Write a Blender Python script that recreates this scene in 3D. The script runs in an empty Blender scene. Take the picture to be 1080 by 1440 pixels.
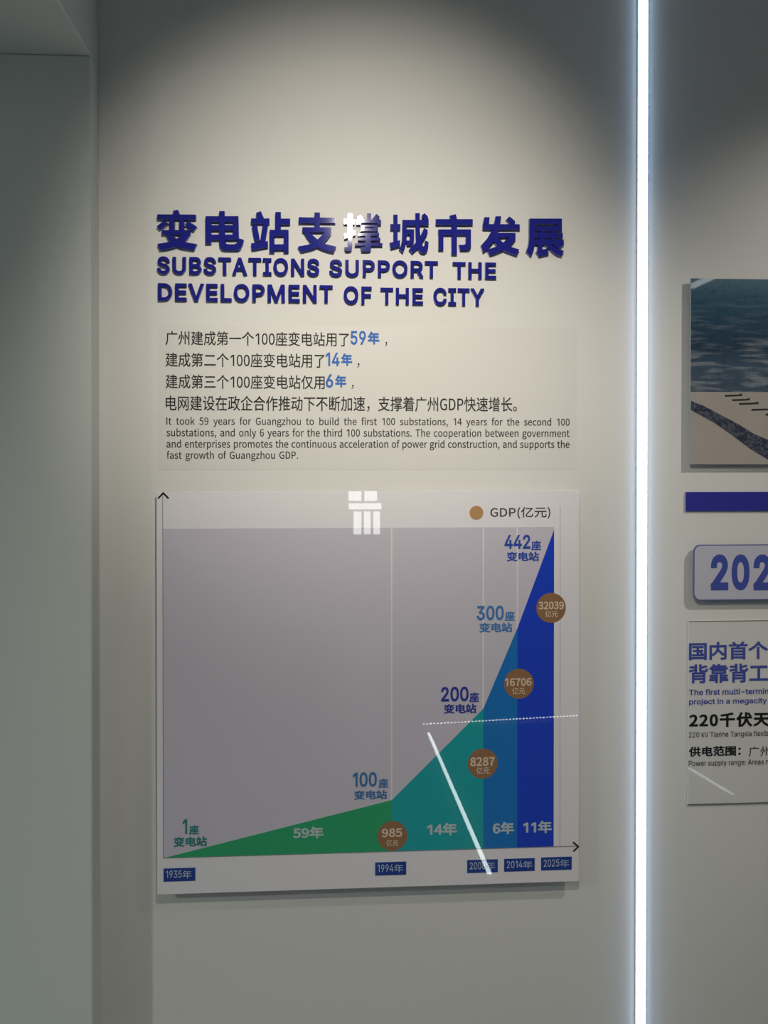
import bpy, math, random
import numpy as np
from mathutils import Vector, Matrix
from mathutils.geometry import delaunay_2d_cdt

S = bpy.context.scene
COL = S.collection

# ------------------------------------------------------------------ camera
CAM_D, CAM_Z = 1.89, 1.60            # metres from the wall, eye height
F_PX, PRINC_Y = 1250.0, 656.0        # focal length and principal row in a 1080x1440 frame
YAW, PITCH, ROLL = math.radians(3.8), math.radians(0.5), math.radians(0.0)
cam = bpy.data.cameras.new('camera'); cam_o = bpy.data.objects.new('camera', cam); COL.objects.link(cam_o)
cam.sensor_fit = 'VERTICAL'; cam.sensor_height = 36.0; cam.lens = F_PX / 1440 * 36
cam.shift_y = (PRINC_Y - 720) / 1440
cam.clip_start = 0.01
cam_o.location = (0, -CAM_D, CAM_Z)
CAM_R = Matrix.Rotation(-YAW, 3, 'Z') @ Matrix.Rotation(math.radians(90) - PITCH, 3, 'X') @ Matrix.Rotation(ROLL, 3, 'Z')
cam_o.rotation_euler = CAM_R.to_euler()
S.camera = cam_o

def W(px, py, d=0.0):
    """Where the wall layout sits: photo position -> (x, z) on the plane d metres in front of the wall."""
    v = CAM_R @ Vector(((px - 540) / F_PX, -(py - PRINC_Y) / F_PX, -1.0))
    t = (CAM_D - d) / v.y
    return (v.x * t, CAM_Z + v.z * t)

# ------------------------------------------------------------------ world, exposure
wd = bpy.data.worlds.new('world'); S.world = wd; wd.use_nodes = True
wd.node_tree.nodes['Background'].inputs[0].default_value = (0.80, 0.92, 0.90, 1)
wd.node_tree.nodes['Background'].inputs[1].default_value = 0.13
S.view_settings.view_transform = 'Standard'; S.view_settings.look = 'None'
S.view_settings.exposure = 0.0; S.view_settings.gamma = 1.0; S.view_settings.use_curve_mapping = False
S.cycles.use_denoising = True
S.cycles.max_bounces = 8

# ------------------------------------------------------------------ light levels
# each beam: (aim point, watts, cone angle)
SPOT_MAIN = dict(loc=(0.092, -1.40, 2.46), beams=[((0.07, 0.0, 1.97), 55, 54), ((0.17, 0.0, 1.22), 38, 76)], rad=0.03, col=(1.0, 0.915, 0.78))
SPOT_SIDE = dict(loc=(2.0, -1.20, 3.08), beams=[((1.05, 0.0, 1.48), 90, 46)], rad=0.04, col=(1.0, 0.92, 0.82))
SPOT_LEFT = dict(loc=(-3.3, -1.75, 2.2), beams=[((-0.5, 0.0, 0.75), 30, 70), ((-1.6, -1.1, 0.0), 110, 80)], rad=0.05, col=(0.93, 1.0, 0.95))  # second beam is added fill: floor bounce brightens the bulkhead underside
STRIP_POWER = 4.8
CEILING_POWER = 4.6
FLOOR_STRIP_POWER = 14.0

# ------------------------------------------------------------------ materials
def mat(name, col, rough=0.5, spec=0.5, metal=0.0, coat=0.0, emit=None, es=0.0):
    m = bpy.data.materials.new(name); m.use_nodes = True
    b = m.node_tree.nodes['Principled BSDF']
    b.inputs['Base Color'].default_value = (*col, 1); b.inputs['Roughness'].default_value = rough
    b.inputs['Specular IOR Level'].default_value = spec; b.inputs['Metallic'].default_value = metal
    b.inputs['Coat Weight'].default_value = coat; b.inputs['Coat Roughness'].default_value = 0.01
    if emit:
        b.inputs['Emission Color'].default_value = (*emit, 1); b.inputs['Emission Strength'].default_value = es
    return m
def srgb(r, g, b):
    f = lambda c: (c/255/12.92) if c/255 <= .04045 else ((c/255+.055)/1.055)**2.4
    return (f(r), f(g), f(b))
def noisy(m, scale, amount, bump=0.0, bscale=300):
    """Faint paint unevenness in the colour, fine stipple in the normal."""
    nt = m.node_tree; b = nt.nodes['Principled BSDF']; base = b.inputs['Base Color'].default_value[:]
    tc = nt.nodes.new('ShaderNodeTexCoord'); n = nt.nodes.new('ShaderNodeTexNoise'); n.inputs['Scale'].default_value = scale
    n.inputs['Detail'].default_value = 4
    nt.links.new(tc.outputs['Object'], n.inputs['Vector'])
    mx = nt.nodes.new('ShaderNodeMix'); mx.data_type = 'RGBA'
    mx.inputs[6].default_value = tuple(c*(1-amount) for c in base[:3]) + (1,)
    mx.inputs[7].default_value = tuple(min(1, c*(1+amount)) for c in base[:3]) + (1,)
    nt.links.new(n.outputs['Fac'], mx.inputs[0]); nt.links.new(mx.outputs[2], b.inputs['Base Color'])
    if bump:
        n2 = nt.nodes.new('ShaderNodeTexNoise'); n2.inputs['Scale'].default_value = bscale
        nt.links.new(tc.outputs['Object'], n2.inputs['Vector'])
        bp = nt.nodes.new('ShaderNodeBump'); bp.inputs['Strength'].default_value = bump; bp.inputs['Distance'].default_value = 0.002
        nt.links.new(n2.outputs['Fac'], bp.inputs['Height']); nt.links.new(bp.outputs['Normal'], b.inputs['Normal'])
    return m

M = {}
M['wall'] = noisy(mat('wall_paint', (0.72, 0.72, 0.70), 0.75, 0.25), 2.0, 0.015, 0.03)
M['panel_wall'] = noisy(mat('panel_paint', (0.66, 0.70, 0.675), 0.7, 0.25), 2.0, 0.015, 0.03)
M['ceiling'] = noisy(mat('ceiling_paint', (0.75, 0.77, 0.78), 0.9, 0.2), 2, 0.03)
M['floor'] = noisy(mat('floor_tile', (0.45, 0.46, 0.46), 0.35, 0.5), 3, 0.08)
M['room'] = noisy(mat('room_paint', (0.38, 0.37, 0.39), 0.8, 0.3), 2, 0.03)
M['navy_face'] = mat('navy_acrylic_face', srgb(34, 38, 134), 0.055, 0.40)
M['navy_side'] = mat('navy_acrylic_side', srgb(46, 50, 140), 0.22, 0.5)
M['film'] = mat('print_film', (0.70, 0.695, 0.675), 0.4, 0.25)
M['ink'] = mat('dark_grey_ink', srgb(46, 46, 46), 0.6, 0.2)
M['black_ink'] = mat('black_ink', srgb(30, 32, 34), 0.6, 0.2)
M['blue_ink'] = mat('blue_ink', srgb(62, 112, 190), 0.6, 0.2)
M['navy_ink'] = mat('navy_ink', srgb(68, 82, 166), 0.6, 0.2)
GL = dict(rough=0.55, spec=0.2, coat=1.0)
def gloss(name, c): return mat(name, srgb(*c), **GL)
M['board'] = gloss('chart_white', (235, 233, 239))
M['board_edge'] = mat('acrylic_edge', srgb(165, 170, 168), 0.15, 0.5)
M['plot'] = gloss('chart_grey', (206, 202, 216))
M['grid'] = gloss('chart_gridline', (230, 228, 231))
M['green'] = gloss('chart_green', (42, 166, 112))
M['teal'] = gloss('chart_teal', (24, 166, 174))
M['midblue'] = gloss('chart_mid_blue', (22, 118, 198))
M['navy'] = gloss('chart_navy', (26, 66, 205))
M['tan'] = gloss('badge_tan', (150, 112, 78))
M['legend'] = gloss('legend_tan', (186, 146, 100))
M['tan_text'] = gloss('badge_text', (226, 206, 186))
M['white_text'] = gloss('white_chart_text', (190, 205, 208))
M['tag'] = gloss('date_blue', (26, 62, 150))
M['tag_text'] = gloss('date_text', (190, 205, 225))
M['axis'] = gloss('axis_grey', (140, 139, 142))
M['arrow'] = gloss('arrow_black', (16, 16, 18))
M['c_ink'] = gloss('chart_ink', (60, 56, 58))
M['v1'] = gloss('value_teal', (40, 132, 130))
M['v100'] = gloss('value_blue', (62, 118, 178))
M['v200'] = gloss('value_navy', (52, 64, 160))
M['v300'] = gloss('value_light_blue', (72, 128, 190))
M['v442'] = gloss('value_royal', (50, 80, 175))
M['blue_bar'] = noisy(mat('blue_bar', srgb(52, 52, 152), 0.35, 0.4), 6, 0.05)
M['plaque'] = mat('plaque_face', srgb(196, 196, 212), 0.25, 0.4)
M['plaque_rim'] = mat('plaque_rim', srgb(84, 92, 160), 0.4, 0.4)
M['plaque_side'] = mat('plaque_side', srgb(120, 128, 150), 0.4, 0.4)
M['clear'] = mat('clear_sheet', (0.69, 0.69, 0.68), 0.5, 0.3, coat=0.22)
M['sheet_edge'] = mat('sheet_edge', srgb(110, 112, 110), 0.3, 0.5)
M['metal'] = mat('aluminium', (0.55, 0.57, 0.60), 0.35, 0.5, 1.0)
M['white_plastic'] = mat('white_plastic', (0.8, 0.82, 0.86), 0.5, 0.4)
M['dark_metal'] = mat('black_metal', (0.03, 0.03, 0.03), 0.5, 0.5)
M['lamp_glow'] = mat('lamp_glow', (1, 1, 1), emit=(0.93, 1.0, 0.96), es=CEILING_POWER)
M['floor_glow'] = mat('floor_strip_glow', (1, 1, 1), emit=(0.85, 0.97, 1.0), es=FLOOR_STRIP_POWER)
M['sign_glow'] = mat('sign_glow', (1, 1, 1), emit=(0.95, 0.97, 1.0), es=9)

# ------------------------------------------------------------------ mesh helpers
def link(name, verts, faces, mats, midx=None, parent=None, smooth=False):
    me = bpy.data.meshes.new(name); me.from_pydata([tuple(v) for v in verts], [], faces)
    for m in (mats if isinstance(mats, (list, tuple)) else [mats]): me.materials.append(m)
    if midx:
        for p, i in zip(me.polygons, midx): p.material_index = i
    if smooth:
        for p in me.polygons: p.use_smooth = True
    me.update()
    o = bpy.data.objects.new(name, me); COL.objects.link(o)
    if parent: put(o, parent)
    return o
def put(o, parent):
    o.parent = parent
    o.matrix_parent_inverse = Matrix.Translation(parent.location).inverted() if parent.parent is None else Matrix.Identity(4)
    return o
def tag(o, label, cat, group=None, kind=None):
    o['label'] = label; o['category'] = cat
    if group: o['group'] = group
    if kind: o['kind'] = kind
    return o
def thing(name, label, cat, loc=(0, 0, 0), group=None):
    e = bpy.data.objects.new(name, None); COL.objects.link(e); e.location = loc; e.empty_display_size = 0.05
    return tag(e, label, cat, group)
def struct(o):
    o['kind'] = 'structure'; return o
def box(name, a, b, m, parent=None, bevel=0.0):
    (x0, y0, z0), (x1, y1, z1) = a, b
    v = [(x, y, z) for x in (x0, x1) for y in (y0, y1) for z in (z0, z1)]
    f = [(0, 1, 3, 2), (4, 6, 7, 5), (0, 4, 5, 1), (2, 3, 7, 6), (0, 2, 6, 4), (1, 5, 7, 3)]
    o = link(name, v, f, m, parent=parent)
    if bevel:
        md = o.modifiers.new('bevel', 'BEVEL'); md.width = bevel; md.segments = 3; md.limit_method = 'ANGLE'
    return o
def plate(name, poly, d0, d1, m, parent=None, side=None):
    """Flat piece on the wall: outline poly [(x, z)], from d0 to d1 metres in front of the wall."""
    n = len(poly)
    ar = sum(poly[i][0]*poly[(i+1) % n][1]-poly[(i+1) % n][0]*poly[i][1] for i in range(n))
    if ar < 0: poly = poly[::-1]
    v = [(x, -d1, z) for x, z in poly] + [(x, -d0, z) for x, z in poly]
    f = [tuple(range(n)), tuple(range(2*n-1, n-1, -1))]
    mi = [0, 0]
    for i in range(n):
        j = (i+1) % n
        f.append((i, n+i, n+j, j)); mi.append(1 if side else 0)
    return link(name, v, f, [m, side] if side else m, mi, parent)
def quad_px(x0, y0, x1, y1, d):
    """Level rectangle on the wall plane from its top-left and bottom-right corner in the photo."""
    a = W(x0, y0, d); b = W(x1, y1, d)
    return [(a[0], a[1]), (b[0], a[1]), (b[0], b[1]), (a[0], b[1])]
def disc(c, r, n=48):
    return [(c[0]+r*math.cos(2*math.pi*i/n), c[1]+r*math.sin(2*math.pi*i/n)) for i in range(n)]
def lathe(name, prof, m, parent, mtx, n=32):
    v = []; f = []
    for (r, h) in prof:
        for i in range(n):
            a = 2*math.pi*i/n; v.append(mtx @ Vector((r*math.cos(a), r*math.sin(a), h)))
    for k in range(len(prof)-1):
        for i in range(n):
            j = (i+1) % n; f.append((k*n+i, k*n+j, (k+1)*n+j, (k+1)*n+i))
    return link(name, v, f, m, parent=parent, smooth=True)

# ------------------------------------------------------------------ lettering: glyph outlines -> clean planar meshes
# outlines in 1/400 em: character -> (advance, [closed contours as x, y, x, y ...])
GLYPHS_N = {
' ': (31, []),
'(': (47, [[33,-27,41,-24,28,8,24,44,28,79,41,111,33,115,18,81,13,44,18,6]]),
')': (47, [[14,-27,29,6,34,44,29,81,14,115,6,111,19,79,24,44,19,8,6,-24]]),
',': (39, [[11,-27,25,-15,31,3,28,14,20,18,13,15,11,9,13,2,20,0,21,0,18,-11,7,-19]]),
'.': (39, [[19,-2,26,1,29,8,26,15,19,18,13,15,10,8,13,1]]),
'0': (78, [[39,-2,56,4,67,22,71,52,67,81,56,99,39,104,22,99,11,81,7,52,11,22,22,4], [39,9,29,13,22,27,19,52,22,76,29,90,39,94,49,90,56,76,59,52,56,27,49,13]]),
'1': (78, [[12,0,69,0,69,11,48,11,48,103,38,103,17,95,17,87,35,87,35,11,12,11]]),
'2': (78, [[6,0,71,0,71,11,42,11,25,10,47,32,61,54,66,74,62,90,52,101,36,104,19,100,6,89,13,82,23,91,34,94,49,88,53,74,48,55,33,33,6,8]]),
'3': (78, [[37,-2,54,2,65,12,70,27,64,45,48,54,61,63,66,79,62,93,52,101,36,104,21,101,8,92,15,84,24,91,36,94,49,90,53,78,51,68,42,61,25,58,25,48,44,46,54,39,57,28,51,14,36,9,21,12,11,21,4,12,17,2]]),
'4': (78, [[48,0,60,0,60,28,73,28,73,39,60,39,60,103,46,103,3,37,3,28,48,28], [48,39,16,39,39,74,48,89,48,70]]),
'5': (78, [[37,-2,53,2,65,14,70,33,66,52,55,63,39,66,24,62,27,92,65,92,65,103,15,103,12,55,19,50,27,55,36,56,47,54,55,46,57,33,54,20,47,12,35,9,21,12,10,20,4,12,17,2]]),
'6': (78, [[42,-2,57,2,68,14,72,32,68,49,58,60,43,64,31,60,20,51,24,77,33,90,46,94,55,92,63,86,70,94,60,102,46,104,31,101,19,92,11,75,8,49,12,21,25,4], [20,41,31,51,41,54,51,51,58,44,60,32,55,15,42,8,31,12,24,23]]),
'7': (78, [[28,0,41,0,44,36,53,66,71,95,71,103,7,103,7,92,57,92,41,64,32,35]]),
'8': (78, [[39,-2,56,2,67,11,71,25,66,42,54,52,63,63,68,77,64,91,55,101,39,104,25,101,15,92,11,78,15,64,25,54,12,43,6,25,11,11,22,2], [46,56,30,64,23,78,28,90,39,95,52,89,57,76,54,66], [39,8,24,13,18,27,22,40,32,50,45,44,55,36,59,25,54,13]]),
'9': (78, [[33,-2,47,1,59,11,67,29,70,56,66,83,53,99,36,104,21,100,10,89,6,71,10,53,20,43,34,39,47,42,58,51,54,26,45,13,32,9,23,11,15,17,8,9,18,1], [58,62,47,52,37,48,23,55,18,71,23,88,36,95,47,91,54,80]]),
'D': (96, [[14,0,40,0,61,4,76,14,85,30,88,52,85,73,76,89,61,99,40,103,14,103], [27,11,27,92,39,92,59,87,71,74,75,52,71,30,59,16,39,11]]),
'G': (96, [[54,-2,73,2,86,10,86,53,52,53,52,42,74,42,74,16,66,11,56,10,37,15,25,29,21,52,26,74,38,88,56,93,69,90,78,83,85,92,73,100,55,104,36,101,21,90,12,74,8,51,12,29,21,12,36,2]]),
'I': (41, [[14,0,27,0,27,103,14,103]]),
'P': (89, [[14,0,27,0,27,41,44,41,64,44,77,55,82,73,77,90,64,100,43,103,14,103], [27,51,27,92,42,92,57,90,66,84,69,73,66,61,57,54,42,51]]),
'T': (84, [[35,0,48,0,48,92,80,92,80,103,4,103,4,92,35,92]]),
'a': (79, [[30,-2,44,1,56,9,57,0,68,0,68,47,65,63,56,74,41,78,24,75,11,68,16,59,27,65,39,67,49,65,54,58,55,48,28,43,13,34,8,20,11,8,19,1], [34,9,24,11,21,21,24,29,35,36,55,40,55,18,44,11]]),
'b': (87, [[46,-2,63,3,75,17,79,39,76,60,66,73,49,78,37,75,25,67,26,81,26,111,13,111,13,0,23,0,24,8,25,8,35,1], [44,9,36,11,26,17,26,57,36,65,46,67,58,64,64,54,66,39,63,23,56,13]]),
'c': (71, [[43,-2,56,1,68,8,62,16,54,11,44,9,32,12,23,23,20,38,24,53,32,64,44,67,53,65,60,61,66,69,57,75,44,78,26,73,12,60,7,38,12,16,25,3]]),
'd': (87, [[39,-2,52,1,62,9,63,0,74,0,74,111,61,111,61,82,62,69,52,76,40,78,24,73,12,59,7,38,11,16,22,3], [42,9,30,12,23,22,21,38,24,53,31,64,43,67,52,65,61,59,61,19,52,12]]),
'e': (78, [[44,-2,58,0,69,6,64,14,55,10,45,8,32,12,24,21,20,35,71,35,72,42,68,61,58,74,41,78,25,73,12,59,7,38,12,17,25,3], [20,44,27,62,42,68,52,65,58,57,61,44]]),
'f': (46, [[5,66,15,66,15,0,28,0,28,66,44,66,44,76,28,76,28,88,30,99,39,103,47,101,50,111,37,113,25,110,17,102,15,88,15,76,5,75]]),
'g': (79, [[39,-35,59,-31,72,-22,77,-9,74,2,65,8,51,9,36,9,25,12,22,18,24,23,27,27,38,24,53,27,63,36,66,51,65,60,60,66,76,66,76,76,49,76,38,78,24,75,14,65,10,51,13,39,20,30,14,24,11,16,13,8,18,3,10,-5,7,-15,11,-26,22,-33], [38,33,27,38,22,51,27,64,38,69,50,64,55,51,50,38], [40,-26,24,-23,18,-13,20,-6,26,0,36,-1,49,-1,61,-3,64,-11,58,-21]]),
'h': (85, [[13,0,26,0,26,55,36,64,46,67,57,62,61,46,61,0,74,0,74,48,71,65,64,75,50,78,37,74,25,65,26,81,26,111,13,111]]),
'i': (39, [[13,0,26,0,26,76,13,76], [19,92,25,94,28,100,25,106,19,109,13,106,11,100,13,94]]),
'k': (77, [[13,0,25,0,25,20,40,37,62,0,76,0,47,45,73,76,58,76,26,36,25,36,25,111,13,111]]),
'l': (40, [[26,-2,34,-1,32,9,29,9,27,10,26,14,26,111,13,111,13,15,16,3]]),
'm': (130, [[13,0,26,0,26,55,36,64,45,67,56,62,59,46,59,0,72,0,72,55,82,64,91,67,102,62,105,46,105,0,118,0,118,48,115,65,108,75,95,78,82,74,70,63,62,74,49,78,36,74,25,65,23,76,13,76]]),
'n': (85, [[13,0,26,0,26,55,36,64,46,67,57,62,61,46,61,0,74,0,74,48,71,65,64,75,50,78,36,74,25,65,23,76,13,76]]),
'o': (85, [[42,-2,60,3,73,16,78,38,73,60,60,73,42,78,25,73,12,60,7,38,12,16,25,3], [42,9,31,12,23,23,20,38,23,53,31,64,42,67,54,64,62,53,65,38,62,23,54,12]]),
'p': (87, [[13,-32,26,-32,26,-6,25,7,36,0,46,-2,63,3,75,17,79,39,76,60,66,73,49,78,36,75,25,67,23,76,13,76], [44,9,36,11,26,17,26,57,36,65,46,67,58,64,64,54,66,39,63,23,56,13]]),
'r': (54, [[13,0,26,0,26,49,35,63,45,67,52,65,55,76,46,78,35,74,25,62,23,76,13,76]]),
's': (66, [[33,-2,48,1,57,9,60,21,57,32,48,39,37,44,26,49,21,57,24,65,35,68,44,66,52,61,58,69,48,75,35,78,21,75,12,67,9,56,16,42,31,34,43,29,48,20,44,12,33,8,21,11,11,17,4,9,17,1]]),
't': (53, [[37,-2,51,1,48,11,40,9,30,12,28,23,28,66,49,66,49,76,28,76,28,97,17,97,16,76,4,75,4,66,15,66,15,24,17,10,24,1]]),
'u': (85, [[35,-2,49,2,60,12,61,12,62,0,72,0,72,76,60,76,60,22,49,12,39,9,28,14,25,29,25,76,12,76,12,28,14,12,22,2]]),
'v': (73, [[29,0,44,0,71,76,59,76,44,33,37,10,36,10,29,33,15,76,2,76]]),
'w': (112, [[25,0,40,0,51,41,56,63,62,41,73,0,88,0,109,76,96,76,85,32,81,11,80,11,75,32,63,76,50,76,38,32,33,11,28,32,17,76,4,76]]),
'y': (73, [[14,-33,27,-29,36,-20,43,-6,71,76,59,76,45,34,39,12,38,12,31,34,15,76,2,76,32,0,31,-6,24,-18,14,-22,8,-21,5,-31]]),
'z': (67, [[5,0,62,0,62,10,21,10,61,69,61,76,9,76,9,66,45,66,5,7]]),
'。': (140, [[27,34,12,28,6,13,12,-2,27,-9,42,-2,49,13,42,28], [27,-1,17,3,13,13,17,23,27,27,37,23,41,13,37,3]]),
'一': (140, [[6,60,6,49,134,49,134,60]]),
'三': (140, [[17,104,17,93,123,93,123,104], [26,58,26,48,112,48,112,58], [9,10,9,-1,131,-1,131,10]]),
'下': (140, [[8,107,8,97,62,97,62,-11,73,-11,73,63,118,35,125,45,102,59,75,74,73,72,73,97,132,97,132,107]]),
'不': (140, [[78,67,105,48,126,28,134,37,113,55,86,74], [10,108,10,97,72,97,44,63,6,36,13,26,41,45,64,67,64,-11,76,-11,76,82,85,97,130,97,130,108]]),
'个': (140, [[64,76,64,-11,75,-11,75,76], [71,118,43,86,5,62,13,53,44,73,70,99,98,72,128,53,136,62,105,81,76,107,80,113]]),
'了': (140, [[14,107,14,96,104,96,86,81,65,69,65,3,64,0,61,-1,35,-1,40,-11,69,-10,74,-6,76,2,76,63,102,81,125,101,117,107,114,107]]),
'二': (140, [[20,98,20,86,120,86,120,98], [8,15,8,3,132,3,132,15]]),
'亿': (140, [[55,103,55,93,109,93,60,32,52,12,58,0,76,-5,111,-5,122,-2,129,8,131,30,122,33,119,10,112,5,75,5,66,7,62,13,72,32,127,98,129,100,122,104,119,103], [39,117,24,86,4,61,10,51,26,70,26,-11,36,-11,36,86,49,114]]),
'仅': (140, [[51,102,51,92,58,92,56,92,67,56,83,26,64,9,42,-2,48,-11,70,1,90,18,107,1,129,-11,136,-2,114,9,97,25,116,58,128,101,121,103,119,102], [66,92,116,92,105,60,90,34,76,61], [41,117,25,85,4,60,10,49,26,68,26,-11,36,-11,36,83,52,114]]),
'企': (140, [[29,55,29,3,11,3,11,-7,131,-7,131,3,77,3,77,38,117,38,117,47,77,47,77,79,66,79,66,3,39,3,39,55], [70,119,42,89,5,68,12,59,44,78,70,103,99,77,129,59,136,68,104,85,76,110,79,114]]),
'伏': (140, [[102,109,119,84,127,89,110,113], [39,118,24,86,4,61,10,51,24,68,24,-11,35,-11,35,85,49,114], [81,117,81,85,81,76,44,76,44,66,80,66,75,42,63,18,42,-4,50,-11,69,7,81,27,88,48,103,13,127,-11,135,-2,116,14,102,37,93,66,133,66,133,76,91,76,91,85,91,117]]),
'作': (140, [[74,116,60,86,43,62,51,55,71,84,81,84,81,-11,91,-11,91,23,133,23,133,33,91,33,91,54,132,54,132,64,91,64,91,84,135,84,135,94,76,94,84,113], [40,117,25,86,5,61,11,51,25,67,25,-11,36,-11,36,84,50,114]]),
'供': (140, [[68,25,57,9,42,-4,51,-11,65,4,78,22], [100,20,124,-11,133,-6,108,25], [38,117,22,86,3,61,9,51,23,68,23,-11,33,-11,33,84,48,114], [103,116,103,88,75,88,75,116,65,116,65,88,47,88,47,78,65,78,65,43,43,43,43,33,134,33,134,43,113,43,113,78,133,78,133,88,113,88,113,116], [75,78,103,78,103,43,75,43]]),
'元': (140, [[21,107,21,97,120,97,120,107], [8,68,8,57,44,57,40,33,29,12,7,-3,13,-11,38,6,50,29,55,57,82,57,82,7,85,-5,98,-9,118,-9,127,-6,132,3,134,22,124,27,123,6,117,1,99,1,94,2,92,7,92,57,132,57,132,68]]),
'内': (140, [[14,94,14,-11,24,-11,24,83,65,83,62,64,51,43,28,25,35,17,58,35,70,55,104,19,113,26,73,65,75,83,116,83,116,3,115,0,113,-1,90,0,94,-11,120,-9,125,-5,126,3,126,94,75,94,75,118,65,118,65,94]]),
'加': (140, [[80,100,80,-9,90,-9,90,1,117,1,117,-8,128,-8,128,100], [90,11,90,90,117,90,117,11], [27,116,27,91,7,91,7,81,27,81,24,47,18,18,4,-4,12,-11,27,13,34,45,37,81,58,81,56,24,53,4,48,1,33,2,36,-9,53,-9,58,-7,62,-3,67,20,69,86,69,91,37,91,38,116]]),
'动': (140, [[12,106,12,97,67,97,67,106], [91,115,91,85,71,85,71,75,91,75,87,45,79,18,64,-4,72,-11,89,12,97,42,101,75,122,75,119,22,115,3,109,1,91,1,94,-9,114,-9,119,-8,124,-4,129,19,132,80,132,85,101,85,102,115], [12,6,13,6,60,18,62,9,72,12,57,51,49,49,57,27,24,20,38,63,69,63,69,73,8,73,8,63,27,63,16,26,9,16]]),
'千': (140, [[111,116,67,106,15,100,18,91,64,96,64,62,7,62,7,52,64,52,64,-11,75,-11,75,52,133,52,133,62,75,62,75,98,119,107]]),
'变': (140, [[31,88,23,74,12,61,21,56,32,69,41,86], [97,83,121,55,129,61,105,87], [61,116,68,103,10,103,10,94,49,94,49,51,59,51,59,94,81,94,81,52,91,52,91,94,130,94,130,103,79,103,71,119], [19,47,19,38,30,38,43,23,59,11,34,3,7,-2,12,-11,42,-5,70,5,97,-5,128,-11,134,-2,106,2,81,10,100,25,115,43,109,48,107,47], [41,38,99,38,86,25,70,15,54,26]]),
'合': (140, [[72,118,44,88,6,67,13,58,35,69,35,62,105,62,105,72,128,59,136,69,104,85,77,107,82,113], [39,72,56,85,71,99,87,84,105,72], [27,45,27,-11,38,-11,38,-3,103,-3,103,-10,114,-10,114,45], [38,7,38,36,103,36,103,7]]),
'围': (140, [[31,88,31,79,64,79,64,67,37,67,37,59,64,59,64,47,29,47,29,38,64,38,64,9,74,9,74,38,100,38,97,25,93,24,82,25,84,16,97,16,104,19,108,26,110,43,110,47,74,47,74,59,104,59,104,67,74,67,74,79,109,79,109,88,74,88,74,99,64,99,64,88], [11,112,11,-11,21,-11,21,-4,118,-4,118,-11,129,-11,129,112], [21,5,21,103,118,103,118,5]]),
'国': (140, [[83,45,97,29,104,33,90,49], [32,27,32,18,109,18,109,27,74,27,74,51,103,51,103,60,74,60,74,80,106,80,106,90,34,90,34,80,64,80,64,60,38,60,38,51,64,51,64,27], [12,111,12,-11,23,-11,23,-4,117,-4,117,-11,128,-11,128,111], [23,6,23,102,117,102,117,6]]),
'在': (140, [[55,118,47,96,9,96,9,86,43,86,27,60,5,40,11,30,27,45,27,-11,38,-11,38,57,55,86,132,86,132,96,59,96,66,115], [84,79,84,52,52,52,52,42,84,42,84,2,47,2,47,-8,131,-8,131,2,94,2,94,42,126,42,126,52,94,52,94,79]]),
'增': (140, [[65,83,75,63,81,66,71,86], [108,86,97,65,102,63,115,83], [6,18,9,8,48,23,46,33,32,27,32,74,46,74,46,83,32,83,32,116,23,116,23,83,7,83,7,74,23,74,23,24], [62,114,72,97,81,102,71,117], [52,97,52,51,127,51,127,97,108,97,120,114,109,118,97,97], [61,90,86,90,86,58,61,58], [94,90,118,90,118,58,94,58], [69,14,111,14,111,4,69,4], [69,22,69,34,111,34,111,22], [60,42,60,-11,69,-11,69,-4,111,-4,111,-11,120,-11,120,42]]),
'天': (140, [[9,64,9,53,61,53,52,33,35,14,6,-2,13,-11,42,6,60,25,70,45,84,21,103,2,128,-11,135,-1,110,10,91,29,78,53,131,53,131,64,74,64,75,80,75,96,125,96,125,107,14,107,14,96,64,96,64,80,63,64]]),
'州': (140, [[33,115,33,72,32,46,25,20,8,-3,15,-11,34,14,42,43,44,72,44,115], [73,112,73,-2,83,-2,83,112], [115,116,115,-10,125,-10,125,116], [17,83,12,64,4,46,13,42,21,60,26,81], [47,78,58,42,67,46,56,81], [87,78,102,43,111,48,104,64,95,82]]),
'工': (140, [[7,10,7,0,133,0,133,10,75,10,75,91,126,91,126,102,15,102,15,91,64,91,64,10]]),
'年': (140, [[7,31,7,21,72,21,72,-11,82,-11,82,21,134,21,134,31,82,31,82,59,124,59,124,69,82,69,82,91,127,91,127,101,43,101,49,115,39,118,25,91,7,69,16,63,38,91,72,91,72,69,30,69,30,31], [40,31,40,59,72,59,72,31]]),
'广': (140, [[66,116,72,96,20,96,20,56,18,25,5,-5,14,-13,25,9,30,33,31,56,31,86,132,86,132,96,79,96,84,98,76,118]]),
'座': (140, [[106,85,99,62,85,46,85,87,75,87,75,32,36,32,36,23,75,23,75,2,27,2,27,-8,133,-8,133,2,85,2,85,23,125,23,125,32,85,32,85,46,92,40,107,58,127,39,133,45,111,66,115,84], [49,85,42,61,28,44,36,38,44,47,51,58,66,42,72,49,54,67,59,84], [67,115,75,103,16,103,16,64,14,29,4,-5,13,-11,24,26,26,64,26,93,133,93,133,103,87,103,77,119]]),
'建': (140, [[55,106,55,97,81,97,81,87,46,87,46,79,81,79,81,68,54,68,54,59,81,59,81,48,53,48,53,40,81,40,81,29,47,29,47,21,81,21,81,7,91,7,91,21,131,21,131,29,91,29,91,40,126,40,126,48,91,48,91,59,123,59,123,79,132,79,132,87,123,87,123,106,91,106,91,118,81,118,81,106], [91,79,113,79,113,68,91,68], [91,87,91,97,113,97,113,87], [14,55,19,60,36,60,28,27,19,48,11,45,17,30,24,18,15,5,5,-4,13,-11,22,-2,31,10,57,-4,91,-8,131,-8,135,2,92,2,60,5,35,18,42,41,47,68,41,69,39,69,27,69,47,106,41,111,37,109,9,109,9,100,33,100,18,72,9,64]]),
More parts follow.
